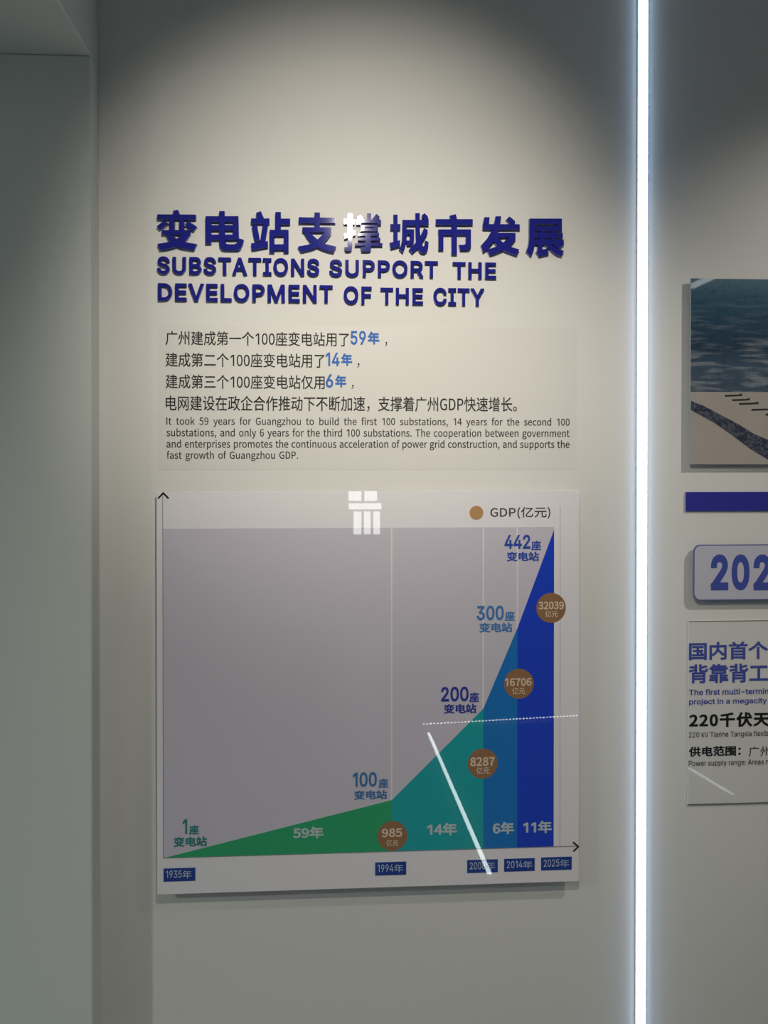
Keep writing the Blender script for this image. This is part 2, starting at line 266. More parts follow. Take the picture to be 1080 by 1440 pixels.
'快': (140, [[24,118,24,-11,34,-11,34,118], [11,91,9,72,4,55,12,52,17,70,19,89], [35,92,45,66,53,70,42,95], [113,53,91,53,92,71,92,85,113,85], [81,118,81,95,54,95,54,85,81,85,81,71,81,53,46,53,46,43,79,43,73,26,61,10,42,-4,49,-12,69,3,81,19,88,36,104,7,129,-12,136,-2,119,8,105,24,96,43,135,43,135,53,123,53,123,95,92,95,92,118]]),
'成': (140, [[76,118,77,94,18,94,18,54,16,24,5,-5,14,-12,26,21,29,54,29,55,54,55,53,29,51,20,47,19,32,19,35,10,52,9,60,13,63,27,65,61,65,65,29,65,29,84,78,84,81,51,88,24,73,10,55,-2,63,-11,79,0,92,13,103,-4,118,-10,126,-8,132,2,134,21,125,26,123,7,119,1,109,6,100,22,114,44,125,70,114,73,106,53,96,35,88,84,133,84,133,94,88,94,87,118], [94,111,119,94,126,101,100,117]]),
'推': (140, [[90,113,100,93,72,93,80,114,70,117,58,87,41,63,48,56,34,52,34,80,50,80,50,90,34,90,34,118,24,118,24,90,6,90,6,80,24,80,24,49,4,43,7,33,24,38,24,2,21,-1,8,-1,11,-11,29,-9,33,-5,34,2,34,41,50,47,48,56,49,55,60,71,60,-11,70,-11,70,-2,134,-2,134,8,104,8,104,27,129,27,129,37,104,37,104,55,129,55,129,65,104,65,104,83,131,83,131,93,101,93,109,96,99,117], [70,55,94,55,94,37,70,37], [70,65,70,83,94,83,94,65], [70,27,94,27,94,8,70,8]]),
'撑': (140, [[70,77,108,77,108,67,70,67], [61,84,61,60,118,60,118,84], [119,56,89,53,53,51,55,44,85,45,85,37,50,37,50,29,85,29,85,20,45,20,45,12,85,12,85,0,82,-3,64,-3,68,-11,90,-10,94,-7,96,0,96,12,135,12,135,20,96,20,96,29,129,29,129,37,96,37,96,46,125,49], [114,115,106,102,113,99,95,99,95,118,85,118,85,99,69,99,75,102,66,116,57,112,65,99,49,99,49,77,58,77,58,92,121,92,121,77,131,77,131,99,114,99,124,112], [22,118,22,89,6,89,6,80,22,80,22,51,4,45,6,35,22,40,22,1,20,-1,7,-1,10,-11,27,-9,31,-6,32,1,32,44,48,49,47,59,32,54,32,80,46,80,46,89,32,89,32,118]]),
'支': (140, [[64,118,64,96,11,96,11,86,64,86,64,64,17,64,17,54,32,54,29,53,43,32,60,15,34,5,5,-1,11,-11,42,-3,70,9,97,-3,128,-10,135,0,106,6,81,15,102,35,118,60,110,65,108,64,75,64,75,86,129,86,129,96,75,96,75,118], [40,54,102,54,89,35,71,21,53,36]]),
'政': (140, [[86,118,78,87,66,62,66,67,47,67,47,98,72,98,72,108,7,108,7,98,37,98,37,19,23,16,23,76,13,76,13,14,5,12,7,2,72,17,71,27,47,21,47,57,63,57,62,56,71,49,80,64,86,43,94,24,80,9,62,-2,68,-11,86,0,100,15,113,0,128,-11,136,-2,119,9,106,24,118,50,125,82,134,82,134,92,90,92,96,116], [87,82,114,82,109,56,100,34,92,56,86,79]]),
'断': (140, [[65,108,56,83,63,81,74,106], [27,106,33,81,40,84,33,108], [45,117,45,75,25,75,25,66,44,66,34,48,22,33,27,25,36,37,45,52,45,17,54,17,54,54,67,35,73,42,54,65,54,66,74,66,74,75,54,75,54,117], [12,113,12,3,71,3,71,12,21,12,21,113], [80,104,80,59,78,26,69,-6,77,-12,87,22,90,59,90,61,110,61,110,-11,120,-11,120,61,135,61,135,71,90,71,90,97,113,103,134,110,125,118,105,110]]),
'用': (140, [[21,108,21,57,20,36,16,14,4,-5,13,-12,25,9,30,32,65,32,65,-10,76,-10,76,32,114,32,114,3,113,0,110,0,88,0,92,-10,118,-9,123,-5,124,3,124,108], [32,98,65,98,65,75,32,75], [114,98,114,75,76,75,76,98], [32,65,65,65,65,42,31,42,32,57], [114,65,114,42,76,42,76,65]]),
'电': (140, [[63,57,63,37,29,37,29,57], [74,57,110,57,110,37,74,37], [63,67,29,67,29,87,63,87], [74,67,74,87,110,87,110,67], [18,97,18,18,29,18,29,27,63,27,63,12,65,-1,71,-7,84,-9,115,-9,126,-6,132,3,135,20,124,25,122,6,114,2,84,2,76,4,74,12,74,27,121,27,121,97,74,97,74,117,63,117,63,97]]),
'着': (140, [[48,25,107,25,107,17,48,17], [48,32,48,41,107,41,107,32], [48,11,107,11,107,2,48,2], [9,66,9,57,42,57,25,36,4,20,12,12,38,35,38,-11,48,-11,48,-6,107,-6,107,-11,118,-11,118,49,49,49,54,57,131,57,131,66,59,66,64,75,118,75,118,83,67,83,71,93,125,93,125,102,97,102,107,115,96,118,86,102,50,102,55,104,44,118,34,115,43,102,16,102,16,93,60,93,56,83,22,83,22,75,52,75,47,66]]),
'站': (140, [[8,91,8,82,63,82,63,91], [14,74,20,23,29,25,22,75], [25,114,34,93,44,96,34,117], [46,77,37,20,7,13,9,3,62,16,61,26,46,22,56,75], [65,51,65,-11,76,-11,76,-4,118,-4,118,-11,129,-11,129,51,99,51,99,79,134,79,134,89,99,89,99,118,88,118,88,51], [76,5,76,41,118,41,118,5]]),
'第': (140, [[24,56,18,25,56,25,35,9,10,-3,17,-11,42,2,64,21,64,-11,74,-11,74,25,115,25,113,11,110,5,105,4,89,5,92,-5,110,-5,119,-2,123,8,126,30,126,34,74,34,74,47,122,47,122,78,18,78,18,69,64,69,64,56], [32,47,64,47,64,34,30,34], [74,69,111,69,111,56,74,56], [30,118,20,99,6,84,15,79,30,97,38,97,45,81,54,84,48,97,71,97,71,106,35,106,39,116], [84,118,76,100,65,85,74,80,86,97,96,97,107,80,116,84,107,97,133,97,133,106,90,106,94,116]]),
'网': (140, [[27,75,47,49,37,29,24,12,32,6,44,22,53,40,64,22,71,29,57,50,66,89,56,90,50,60,34,81], [68,75,87,49,77,28,63,11,72,5,84,21,93,39,105,18,112,24,97,50,106,88,96,89,90,60,75,80], [12,109,12,-11,23,-11,23,99,118,99,118,3,117,0,114,-1,93,0,97,-11,122,-9,127,-5,128,3,128,109]]),
'背': (140, [[103,53,103,41,38,41,38,53], [28,61,28,-11,38,-11,38,13,103,13,103,1,100,-2,81,-2,85,-11,108,-10,112,-6,114,0,114,61], [38,33,103,33,103,21,38,21], [46,118,46,105,11,105,11,97,46,97,46,84,8,78,9,69,46,76,46,66,57,66,57,118], [77,118,77,81,80,70,94,67,118,67,128,70,132,84,123,88,121,78,117,76,95,76,89,77,88,81,88,92,127,104,119,111,88,100,88,118]]),
'范': (140, [[11,-2,18,-11,50,25,44,33], [16,74,42,58,48,66,22,81], [8,47,34,33,40,42,14,54], [57,76,57,9,59,-2,66,-7,79,-9,114,-9,126,-7,132,1,134,16,124,20,122,5,114,1,80,1,70,3,68,9,68,66,111,66,111,40,108,38,87,38,91,28,116,30,121,33,122,40,122,76], [89,118,89,105,50,105,50,118,40,118,40,105,8,105,8,96,40,96,40,82,50,82,50,96,89,96,89,82,100,82,100,96,132,96,132,105,100,105,100,118]]),
'设': (140, [[17,109,38,87,45,94,24,115], [6,74,6,64,26,64,26,13,23,5,19,1,25,-8,55,16,52,25,36,13,36,74], [69,113,69,97,67,86,61,76,47,67,54,59,69,70,77,83,79,97,79,103,104,103,104,80,106,69,115,66,126,66,133,66,132,75,126,75,116,75,114,76,113,80,113,113], [113,46,103,31,91,18,78,31,69,46], [54,56,54,46,61,46,59,45,69,27,83,12,66,4,48,-2,53,-11,73,-4,91,5,108,-5,128,-12,135,-2,116,3,99,12,115,30,126,53,120,56,118,56]]),
'速': (140, [[10,106,31,82,40,89,18,112], [37,68,7,68,7,58,27,58,27,14,17,8,6,-1,12,-10,23,1,32,6,46,-2,62,-7,84,-9,132,-7,135,3,84,1,64,2,48,7,37,14], [60,74,82,74,82,56,60,56], [92,74,116,74,116,56,92,56], [82,118,82,103,45,103,45,94,82,94,82,82,50,82,50,48,78,48,62,31,43,19,50,11,67,23,82,40,82,7,92,7,92,39,123,13,130,20,96,48,126,48,126,82,92,82,92,94,132,94,132,103,92,103,92,118]]),
'长': (140, [[108,115,84,94,55,79,64,70,93,88,118,110], [8,63,8,52,35,52,35,8,33,2,29,-1,33,-10,80,4,79,14,46,5,46,52,68,52,82,26,102,6,128,-7,135,3,111,14,92,31,79,52,132,52,132,63,46,63,46,117,35,117,35,63]]),
'靠': (140, [[34,71,108,71,108,60,34,60], [24,78,24,53,118,53,118,78], [65,118,65,109,39,109,42,115,32,117,26,106,17,96,22,93,9,93,9,85,131,85,131,93,76,93,76,101,120,101,120,109,76,109,76,118], [27,93,34,101,65,101,65,93], [80,50,80,-11,90,-11,90,2,134,2,134,10,90,10,90,19,127,19,127,26,90,26,90,35,130,35,130,42,90,42,90,50], [7,10,7,3,50,3,50,-11,61,-11,61,50,50,50,50,42,10,42,10,35,50,35,50,26,13,26,13,19,50,19,50,10]]),
'首': (140, [[34,44,106,44,106,29,34,29], [34,52,34,66,106,66,106,52], [34,21,106,21,106,6,34,6], [32,114,44,98,8,98,8,89,64,89,61,75,24,75,24,-11,34,-11,34,-3,106,-3,106,-11,117,-11,117,75,72,75,76,89,133,89,133,98,97,98,110,115,98,118,86,98,48,98,54,102,41,118]]),
'，': (140, [[22,-15,40,-3,46,17,43,29,34,33,27,30,24,23,27,15,34,13,37,13,32,1,19,-8]]),
'：': (140, [[35,68,42,71,46,78,42,86,35,89,28,86,24,78,28,71], [35,-1,42,2,46,10,42,18,35,20,28,18,24,10,28,2]]),
}
GLYPHS_I = {
' ': (75, []),
'-': (181, [[135,98,135,75,46,75,46,98]]),
'0': (181, [[91,-3,70,0,52,10,38,25,28,45,21,71,19,102,21,132,28,158,38,179,52,194,70,203,91,206,112,203,129,194,143,179,154,158,160,132,162,102,160,71,154,45,143,25,129,10,112,0], [91,20,104,22,116,29,125,41,132,57,136,78,138,102,136,126,132,146,125,162,116,174,104,181,91,184,77,181,65,174,56,162,49,146,45,126,44,102,45,78,49,57,56,41,65,29,77,22]]),
'1': (181, [[31,0,31,22,156,22,156,0], [110,203,110,0,85,0,85,179,84,179,34,143,34,171,79,203]]),
'2': (181, [[26,0,26,19,94,91,113,113,124,131,128,149,127,159,123,167,117,174,109,180,89,184,78,183,69,179,61,173,56,165,52,156,51,145,26,145,28,162,34,177,44,189,57,198,73,204,90,206,107,204,122,199,135,190,144,178,150,164,152,149,148,127,134,103,107,72,61,24,61,23,156,23,156,0]]),
'3': (181, [[87,-3,69,-1,53,4,39,12,28,23,21,37,17,53,44,53,46,43,51,35,57,28,66,24,87,20,110,24,119,30,126,37,130,47,132,58,130,69,126,78,120,87,110,93,97,98,80,99,63,99,63,120,115,179,115,181,28,181,28,203,149,203,149,184,85,111,85,116,105,115,123,110,138,101,148,89,155,74,157,58,155,41,148,26,137,14,123,5,107,-1]]),
'4': (181, [[16,42,16,63,99,203,124,203,43,66,43,65,165,65,165,42], [113,0,113,48,113,58,113,127,137,127,137,0]]),
'5': (181, [[88,-3,71,-1,56,4,43,13,33,24,27,37,24,52,49,52,51,43,55,36,69,24,88,20,100,21,110,26,119,33,126,42,130,53,131,65,130,77,125,88,119,98,110,105,99,109,87,111,67,107,51,98,27,101,38,203,147,203,147,181,60,181,54,121,71,130,92,133,105,132,118,128,129,122,138,114,146,104,152,92,155,79,156,65,154,47,148,30,137,17,123,6,107,-1]]),
'6': (181, [[91,-3,73,-1,57,6,44,16,34,30,28,46,25,65,27,80,32,96,55,136,101,203,129,203,60,104,58,104,66,115,78,123,94,126,111,124,126,118,139,108,148,96,154,81,156,63,153,45,147,29,137,16,124,6,108,-1], [91,19,102,21,111,25,120,32,126,41,130,51,131,63,130,75,126,85,120,94,111,101,102,105,91,106,79,105,70,101,61,94,55,86,51,75,50,63,51,51,55,41,61,32,70,25,79,21]]),
'7': (181, [[39,0,129,179,129,181,25,181,25,203,156,203,156,179,66,0]]),
'8': (181, [[91,-3,71,-1,54,5,40,13,30,25,23,38,21,54,22,67,26,78,32,88,40,96,50,102,61,106,61,107,48,113,37,123,30,137,28,152,30,167,36,180,46,191,58,199,73,204,91,206,107,204,122,199,135,191,145,180,151,167,153,152,150,137,144,123,133,113,120,107,120,106,131,102,140,96,149,88,155,78,159,67,160,54,158,38,151,25,141,13,127,5,110,-1], [91,20,103,21,114,24,123,29,129,37,133,45,135,55,133,66,129,75,122,83,113,89,102,93,91,94,78,93,68,89,59,83,52,75,48,66,46,55,48,45,52,37,58,29,67,24,78,21], [91,116,110,120,117,125,123,132,126,141,128,150,127,160,123,168,117,175,110,180,91,184,71,180,63,175,58,168,54,160,53,150,54,141,58,132,64,125,71,120]]),
'9': (181, [[90,206,108,204,124,198,137,187,147,174,153,157,156,139,154,124,149,108,126,67,80,0,52,0,121,99,123,99,115,88,103,81,87,78,70,80,55,86,42,95,33,108,27,123,25,141,28,159,34,175,44,188,57,198,73,204], [90,184,79,183,70,178,61,172,55,163,51,152,50,141,51,129,55,118,61,109,70,103,79,99,90,97,102,99,111,103,120,109,126,118,130,128,131,140,130,152,126,163,120,172,112,178,102,183]]),
':': (75, [[38,-2,31,0,25,4,21,9,20,16,21,23,25,29,31,33,38,35,45,33,51,29,55,23,56,16,55,9,51,4,45,0], [38,108,31,110,25,114,21,119,20,126,21,134,25,139,31,143,38,145,45,143,51,139,55,134,56,126,55,119,51,114,45,110]]),
'A': (192, [[7,0,81,203,110,203,185,0,158,0,115,121,106,149,93,191,98,191,85,148,76,121,34,0], [44,57,44,79,148,79,148,57]]),
'B': (182, [[24,0,24,203,96,203,116,202,132,196,144,188,152,177,158,164,159,150,158,138,155,128,143,114,126,107,126,105,136,103,145,98,154,91,161,81,166,69,167,54,165,40,160,27,151,16,138,7,120,2,99,0], [50,23,98,23,118,25,132,32,140,42,142,55,141,65,137,74,131,81,122,87,112,91,99,92,50,92], [50,114,95,114,115,118,123,124,129,131,133,139,134,149,132,161,125,172,113,178,96,181,50,181]]),
'C': (204, [[107,-3,82,0,60,10,42,25,28,46,19,72,16,102,19,132,28,157,42,178,60,193,82,203,107,206,136,202,149,196,161,188,171,179,179,167,185,154,189,139,163,139,156,158,143,171,126,180,107,182,89,180,73,173,60,161,50,146,44,126,41,102,44,78,50,58,60,42,74,31,89,24,107,21,126,24,143,32,156,46,163,64,189,64,185,49,179,36,171,25,161,15,149,7,136,2,122,-2]]),
'D': (201, [[88,0,38,0,38,23,86,23,109,25,127,32,141,44,152,60,158,79,160,102,158,125,152,144,142,160,128,171,110,178,88,181,37,181,37,203,90,203,118,200,141,191,160,177,173,156,182,131,185,102,182,73,173,47,159,27,140,12,116,3], [50,203,50,0,24,0,24,203]]),
'E': (167, [[24,0,24,203,149,203,149,181,50,181,50,114,142,114,142,91,50,91,50,23,150,23,150,0]]),
'F': (164, [[24,0,24,203,148,203,148,181,50,181,50,111,138,111,138,88,50,88,50,0]]),
'H': (207, [[24,0,24,203,50,203,50,116,157,116,157,203,183,203,183,0,157,0,157,93,50,93,50,0]]),
'I': (120, [[12,0,12,23,47,23,47,181,12,181,12,203,108,203,108,181,73,181,73,23,108,23,108,0]]),
'L': (157, [[24,0,24,203,50,203,50,23,144,23,144,0]]),
'M': (251, [[24,0,24,203,61,203,111,75,115,64,120,49,125,34,129,20,123,20,127,33,132,48,137,63,141,75,191,203,227,203,227,0,202,0,202,116,202,131,202,147,202,165,203,183,205,183,199,164,193,145,187,129,182,116,137,0,114,0,68,116,64,128,58,144,52,163,45,183,48,183,48,166,48,149,49,131,49,116,49,0]]),
'N': (209, [[24,0,24,203,54,203,137,73,145,60,155,43,166,22,162,21,160,43,160,63,160,78,160,203,185,203,185,0,155,0,81,116,71,132,59,152,43,181,48,181,49,153,50,131,50,116,50,0]]),
'O': (213, [[107,-3,82,0,60,10,42,25,28,46,19,72,16,102,19,132,28,157,42,178,60,193,82,203,107,206,132,203,153,193,172,178,186,157,194,132,197,102,194,72,186,46,172,25,153,10,132,0], [107,21,124,23,140,30,153,42,163,58,170,78,172,102,170,126,163,146,153,162,140,173,124,180,107,182,89,180,74,173,60,162,50,146,44,126,41,102,44,78,50,58,60,42,74,30,89,23]]),
'P': (178, [[24,0,24,203,94,203,116,201,133,195,146,185,156,172,162,156,163,139,162,122,156,106,146,93,133,83,116,76,94,74,44,74,44,97,93,97,107,98,119,102,127,109,133,117,137,128,138,139,137,150,133,161,127,169,119,175,107,179,93,181,50,181,50,0]]),
'R': (180, [[24,0,24,203,94,203,116,201,133,195,147,186,156,173,162,158,164,141,162,124,156,109,147,96,133,87,116,81,94,79,39,79,39,102,93,102,108,103,119,107,128,112,133,120,137,130,138,141,137,152,133,162,128,170,119,176,108,180,93,181,50,181,50,0], [141,0,92,92,121,92,171,0]]),
'S': (179, [[89,-4,69,-2,51,4,36,12,26,24,18,38,15,55,42,55,44,44,49,35,57,28,67,23,89,20,103,21,114,24,124,29,132,37,137,46,138,56,137,65,133,72,118,82,98,89,73,96,51,104,34,116,24,130,21,149,23,165,30,179,41,191,55,199,72,204,91,206,110,204,126,199,140,191,151,179,158,166,160,151,135,151,131,165,121,175,107,181,90,183,78,182,67,179,58,174,51,167,47,159,46,150,48,141,52,133,68,123,85,117,106,112,125,105,143,95,158,79,162,68,163,55,161,40,155,25,144,13,129,4,111,-2]]),
'T': (179, [[13,181,13,203,167,203,167,181,103,181,103,0,77,0,77,181]]),
'U': (207, [[104,-3,81,-1,62,6,46,17,34,32,26,49,24,69,24,203,50,203,50,71,51,57,56,45,64,35,75,27,88,22,104,21,119,22,132,27,143,35,151,45,155,57,157,71,157,203,183,203,183,69,180,49,173,32,161,17,145,6,126,-1]]),
'V': (192, [[82,0,7,203,34,203,77,82,86,55,99,12,94,12,107,55,116,82,158,203,185,203,111,0]]),
'Y': (189, [[81,0,81,83,7,203,36,203,77,138,89,117,100,92,89,92,100,117,112,138,152,203,182,203,107,83,107,0]]),
'a': (156, [[64,-3,50,-2,38,2,27,9,19,18,14,29,12,43,13,55,17,64,23,72,31,77,50,84,71,88,93,91,106,94,109,97,110,102,110,103,107,119,96,129,78,132,60,129,47,120,40,110,16,116,23,129,31,138,42,145,53,150,78,154,96,152,114,144,122,137,129,128,133,116,135,101,135,0,111,0,111,21,109,21,101,10,86,0], [68,18,81,19,91,23,99,30,105,37,109,46,110,55,110,76,104,73,93,70,80,68,70,67,54,63,41,56,38,50,37,42,41,29,52,21]]),
'b': (170, [[92,-3,79,-2,69,2,55,12,47,23,45,23,45,0,21,0,21,203,45,203,45,128,47,128,55,138,69,149,79,153,92,154,110,151,125,144,138,133,148,117,154,98,156,76,154,53,148,34,138,18,125,6,110,-1], [88,19,101,21,112,26,120,35,126,47,130,60,131,76,130,91,126,104,120,116,112,125,101,130,88,132,75,130,64,125,56,116,50,105,46,92,45,76,46,60,50,46,56,35,65,26,75,21]]),
'c': (158, [[83,-3,64,-1,47,7,33,18,22,34,16,53,14,75,16,97,22,116,33,132,47,144,64,151,83,154,104,151,122,142,136,129,145,111,121,105,116,116,108,124,97,130,83,132,69,130,58,124,49,115,43,103,40,90,39,75,40,60,43,47,49,35,58,26,69,21,83,19,97,21,108,26,117,35,122,47,145,41,136,22,122,9,104,0]]),
'e': (162, [[85,-3,64,-1,47,7,33,18,22,34,16,53,14,75,16,97,22,116,32,132,46,144,63,151,82,154,106,150,118,144,128,136,136,126,143,113,147,97,148,78,148,68,30,68,30,88,135,88,124,81,123,95,119,107,113,118,105,126,95,130,82,132,69,130,59,125,50,118,44,108,40,97,38,84,38,71,40,55,44,42,51,32,60,25,72,20,85,18,101,21,114,29,122,42,146,36,141,25,134,16,125,8,113,2,100,-2]]),
'f': (101, [[91,152,91,131,3,131,3,152], [32,0,32,173,34,185,38,194,45,202,54,208,75,212,89,211,97,208,91,187,86,189,78,190,68,188,62,184,58,177,57,167,57,0]]),
'g': (170, [[83,-60,67,-59,54,-56,33,-44,20,-28,41,-16,49,-26,62,-35,83,-39,100,-37,113,-30,122,-19,125,-2,125,27,122,27,115,17,101,6,91,3,78,2,61,4,45,11,32,21,22,36,16,54,14,76,16,98,22,117,32,133,45,144,61,151,78,154,91,153,101,149,115,138,123,128,125,128,125,152,149,152,149,-4,147,-22,140,-36,130,-47,116,-54,100,-59], [82,24,95,25,105,30,114,38,120,48,124,62,125,77,124,92,120,106,114,117,106,125,95,130,82,132,69,130,58,125,50,116,43,105,40,92,39,77,40,62,43,49,50,38,58,30,69,25]]),
'h': (164, [[45,91,45,0,21,0,21,203,45,203,45,115,41,115,49,133,61,145,75,152,91,154,105,152,118,147,128,139,136,128,141,114,143,96,143,0,118,0,118,94,116,110,109,122,98,129,84,132,74,130,64,127,57,121,51,113,47,103]]),
'i': (67, [[21,0,21,152,45,152,45,0], [33,177,27,178,22,182,18,187,17,193,18,200,22,205,27,208,33,209,40,208,46,205,49,200,51,193,49,187,46,182,40,178]]),
'j': (67, [[21,152,45,152,45,-12,44,-25,41,-36,34,-45,26,-52,15,-56,2,-57,-4,-57,-4,-35,1,-35,10,-33,16,-29,20,-21,21,-12], [33,177,27,178,21,182,18,187,16,193,18,200,21,205,27,208,33,209,40,208,45,205,49,200,50,193,49,187,45,182,40,178]]),
'k': (152, [[44,55,44,85,48,85,114,152,144,152,74,80,71,80], [21,0,21,203,45,203,45,0], [118,0,59,74,76,91,149,0]]),
'l': (76, [[56,-1,40,1,30,8,23,19,21,34,21,203,45,203,45,39,48,25,52,22,58,21,64,21,68,22,72,1,65,0]]),
'm': (244, [[21,0,21,152,45,152,45,118,43,118,47,129,53,138,69,150,88,154,103,152,115,144,124,133,128,118,125,118,129,128,135,137,152,150,175,154,187,153,199,149,209,142,216,131,221,118,223,102,223,0,198,0,198,101,196,116,189,125,179,130,167,132,158,131,150,128,138,116,134,99,134,0,110,0,110,104,108,115,101,124,92,130,80,132,63,128,56,123,50,116,47,106,45,95,45,0]]),
'n': (164, [[45,91,45,0,21,0,21,152,45,152,45,115,41,115,49,133,61,145,75,152,91,154,105,152,118,147,128,139,136,128,141,114,143,96,143,0,118,0,118,94,116,110,109,122,98,129,84,132,74,130,64,127,57,121,51,113,47,103]]),
'o': (166, [[83,-3,64,-1,47,7,33,18,22,34,16,53,14,75,16,97,22,116,33,132,47,144,64,151,83,154,102,151,119,144,133,132,144,116,150,97,152,75,150,53,144,34,133,18,119,7,102,-1], [83,19,97,21,108,26,117,35,123,47,126,60,128,75,126,90,123,103,117,115,108,124,97,130,83,132,69,130,58,124,49,115,43,103,40,90,39,75,40,60,43,47,49,35,58,26,69,21]]),
'p': (170, [[21,-57,21,152,45,152,45,128,47,128,55,138,69,149,79,153,92,154,110,151,125,144,138,133,148,117,154,98,156,76,154,53,148,34,138,18,125,6,110,-1,92,-3,79,-2,69,2,55,12,47,23,45,23,45,-57], [88,19,101,21,112,26,120,35,126,47,130,60,131,76,130,91,126,104,120,116,112,125,101,130,88,132,75,130,64,125,56,116,50,105,46,92,45,76,46,60,50,46,56,35,65,26,75,21]]),
'r': (104, [[21,0,21,152,45,152,45,128,46,128,52,139,61,147,72,152,85,154,92,154,97,153,97,129,92,130,83,130,73,129,64,126,56,121,50,113,47,105,45,95,45,0]]),
's': (146, [[73,-3,58,-2,45,1,34,7,25,15,18,25,14,38,38,43,42,32,50,24,60,20,73,18,87,20,98,25,105,32,107,41,106,48,102,54,95,59,85,62,60,68,42,74,29,83,21,95,19,110,21,122,26,133,35,141,46,148,60,152,75,154,89,153,102,149,112,143,120,136,130,116,107,111,103,119,97,126,88,131,75,133,62,131,52,127,46,120,43,111,45,103,50,97,69,89,92,84,110,77,122,69,130,57,132,43,131,30,125,19,116,10,104,3,89,-2]]),
't': (91, [[82,152,82,131,3,131,3,152], [26,188,50,188,50,39,51,30,54,25,60,21,68,20,74,20,81,21,85,1,77,-1,67,-2,50,1,37,9,29,21,26,37]]),
'u': (164, [[73,-2,59,0,46,4,36,12,28,23,23,38,21,56,21,152,45,152,45,58,48,42,55,30,66,23,80,20,90,21,100,25,107,31,113,39,117,49,118,61,118,152,143,152,143,0,119,0,119,37,123,37,114,19,103,7,89,0]]),
'w': (227, [[55,0,9,152,35,152,53,85,62,55,70,17,66,17,74,54,82,85,101,152,127,152,145,85,153,54,161,17,157,17,165,54,173,85,192,152,218,152,172,0,147,0,128,69,122,90,116,112,111,135,116,135,111,112,105,90,99,69,79,0]]),
'x': (151, [[8,0,69,87,68,68,11,152,40,152,59,122,72,101,83,82,70,82,81,101,93,122,113,152,141,152,83,67,83,86,143,0,115,0,92,34,80,54,69,73,82,73,71,54,59,34,37,0]]),
'y': (156, [[19,-55,25,-34,29,-35,42,-36,52,-30,60,-14,65,-1,7,152,34,152,66,62,75,35,82,8,73,8,81,35,90,62,122,152,149,152,82,-23,71,-43,56,-54,37,-58,26,-57]]),
}
GLYPH = {}
for fam, src in (('N', GLYPHS_N), ('I', GLYPHS_I)):
    for ch, (adv, cs) in src.items():
        GLYPH[fam+ch] = (adv/400, [np.array(c, float).reshape(-1, 2)/400 for c in cs])
GLYPH['I1'] = (GLYPH['I1'][0]*0.8, [GLYPH['I1'][1][1]])            # a plain 1 without a foot
_k = GLYPH['N0'][1][0][:, 1].max()/GLYPH['I0'][1][0][:, 1].max()
GLYPH['N1'] = (GLYPH['N0'][0], [GLYPH['I1'][1][0]*_k+np.array([0.0, 0])])
del GLYPHS_N, GLYPHS_I

def inside_winding(pts, contours):
    w = np.zeros(len(pts))
    for c in contours:
        a = c; b = np.roll(c, -1, 0)
        for (x0, y0), (x1, y1) in zip(a, b):
            up = (y0 <= pts[:, 1]) & (y1 > pts[:, 1]); dn = (y0 > pts[:, 1]) & (y1 <= pts[:, 1])
            side = (x1-x0)*(pts[:, 1]-y0)-(pts[:, 0]-x0)*(y1-y0)
            w += np.where(up & (side > 0), 1, 0) - np.where(dn & (side < 0), 1, 0)
    return w
def planar(contours, polys):
    """Union of even/non-zero filled contours and of simple polygons as triangles without overlap."""
    vs = []; es = []
    for c in list(contours)+list(polys):
        o = len(vs); n = len(c)
        vs += [Vector((float(p[0]), float(p[1]))) for p in c]
        es += [(o+i, o+(i+1) % n) for i in range(n)]
    v, e, f, *_ = delaunay_2d_cdt(vs, es, [], 0, 1e-6)
    P = np.array([[p.x, p.y] for p in v]); T = np.array([t for t in f])
    C = P[T].mean(1)
    keep = (inside_winding(C, contours) != 0) if len(contours) else np.zeros(len(C), bool)
    for q in polys:
        keep |= inside_winding(C, [np.array(q)]) != 0
    T = T[keep]
    a = (P[T[:, 1], 0]-P[T[:, 0], 0])*(P[T[:, 2], 1]-P[T[:, 0], 1])-(P[T[:, 2], 0]-P[T[:, 0], 0])*(P[T[:, 1], 1]-P[T[:, 0], 1])
    T[a < 0] = T[a < 0][:, ::-1]
    return P, T
def stroke_quads(contours, w):
    q = []
    for c in contours:
        n = len(c); d = np.roll(c, -1, 0)-c; L = np.hypot(d[:, 0], d[:, 1]); u = d/np.maximum(L, 1e-9)[:, None]
        for i in range(n):
            if L[i] < 1e-6: continue
            def ext(i, j):
                cs = float(u[i] @ u[j]); return w if cs < .8 else w*math.tan(math.acos(max(-1, min(1, cs)))/2)
            e0, e1 = ext(i, i-1), ext(i, (i+1) % n)
            a = c[i]-u[i]*e0; b = c[i]+d[i]+u[i]*e1; nv = np.array([-u[i][1], u[i][0]])*w
            q.append([a+nv, a-nv, b-nv, b+nv])
    return q
_cache = {}
def glyph(font, ch, bold=0.0):
    k = (font, ch, bold)
    if k not in _cache:
        adv, cs = GLYPH[font+ch]
        if not cs: _cache[k] = (adv, None, None, (0, 0))
        else:
            P, T = planar(cs, stroke_quads(cs, bold) if bold else [])
            _cache[k] = (adv, P, T)
    return _cache[k]
def text_points(txt, font, bold=0.0, track=0.0, word=0.0):
    """Lay a line out; returns points (em) and triangles. A digit-heavy mix uses one font per run: 'I' or 'N'."""
    x = 0; PP = []; TT = []; n = 0
    for ch in txt:
        g = glyph(font if font+ch in GLYPH else 'N', ch, bold)
        if g[1] is not None:
            PP.append(g[1]+np.array([x, 0])); TT.append(g[2]+n); n += len(g[1])
        x += g[0]+track+(word if ch == ' ' else 0)
    return np.vstack(PP), np.vstack(TT)
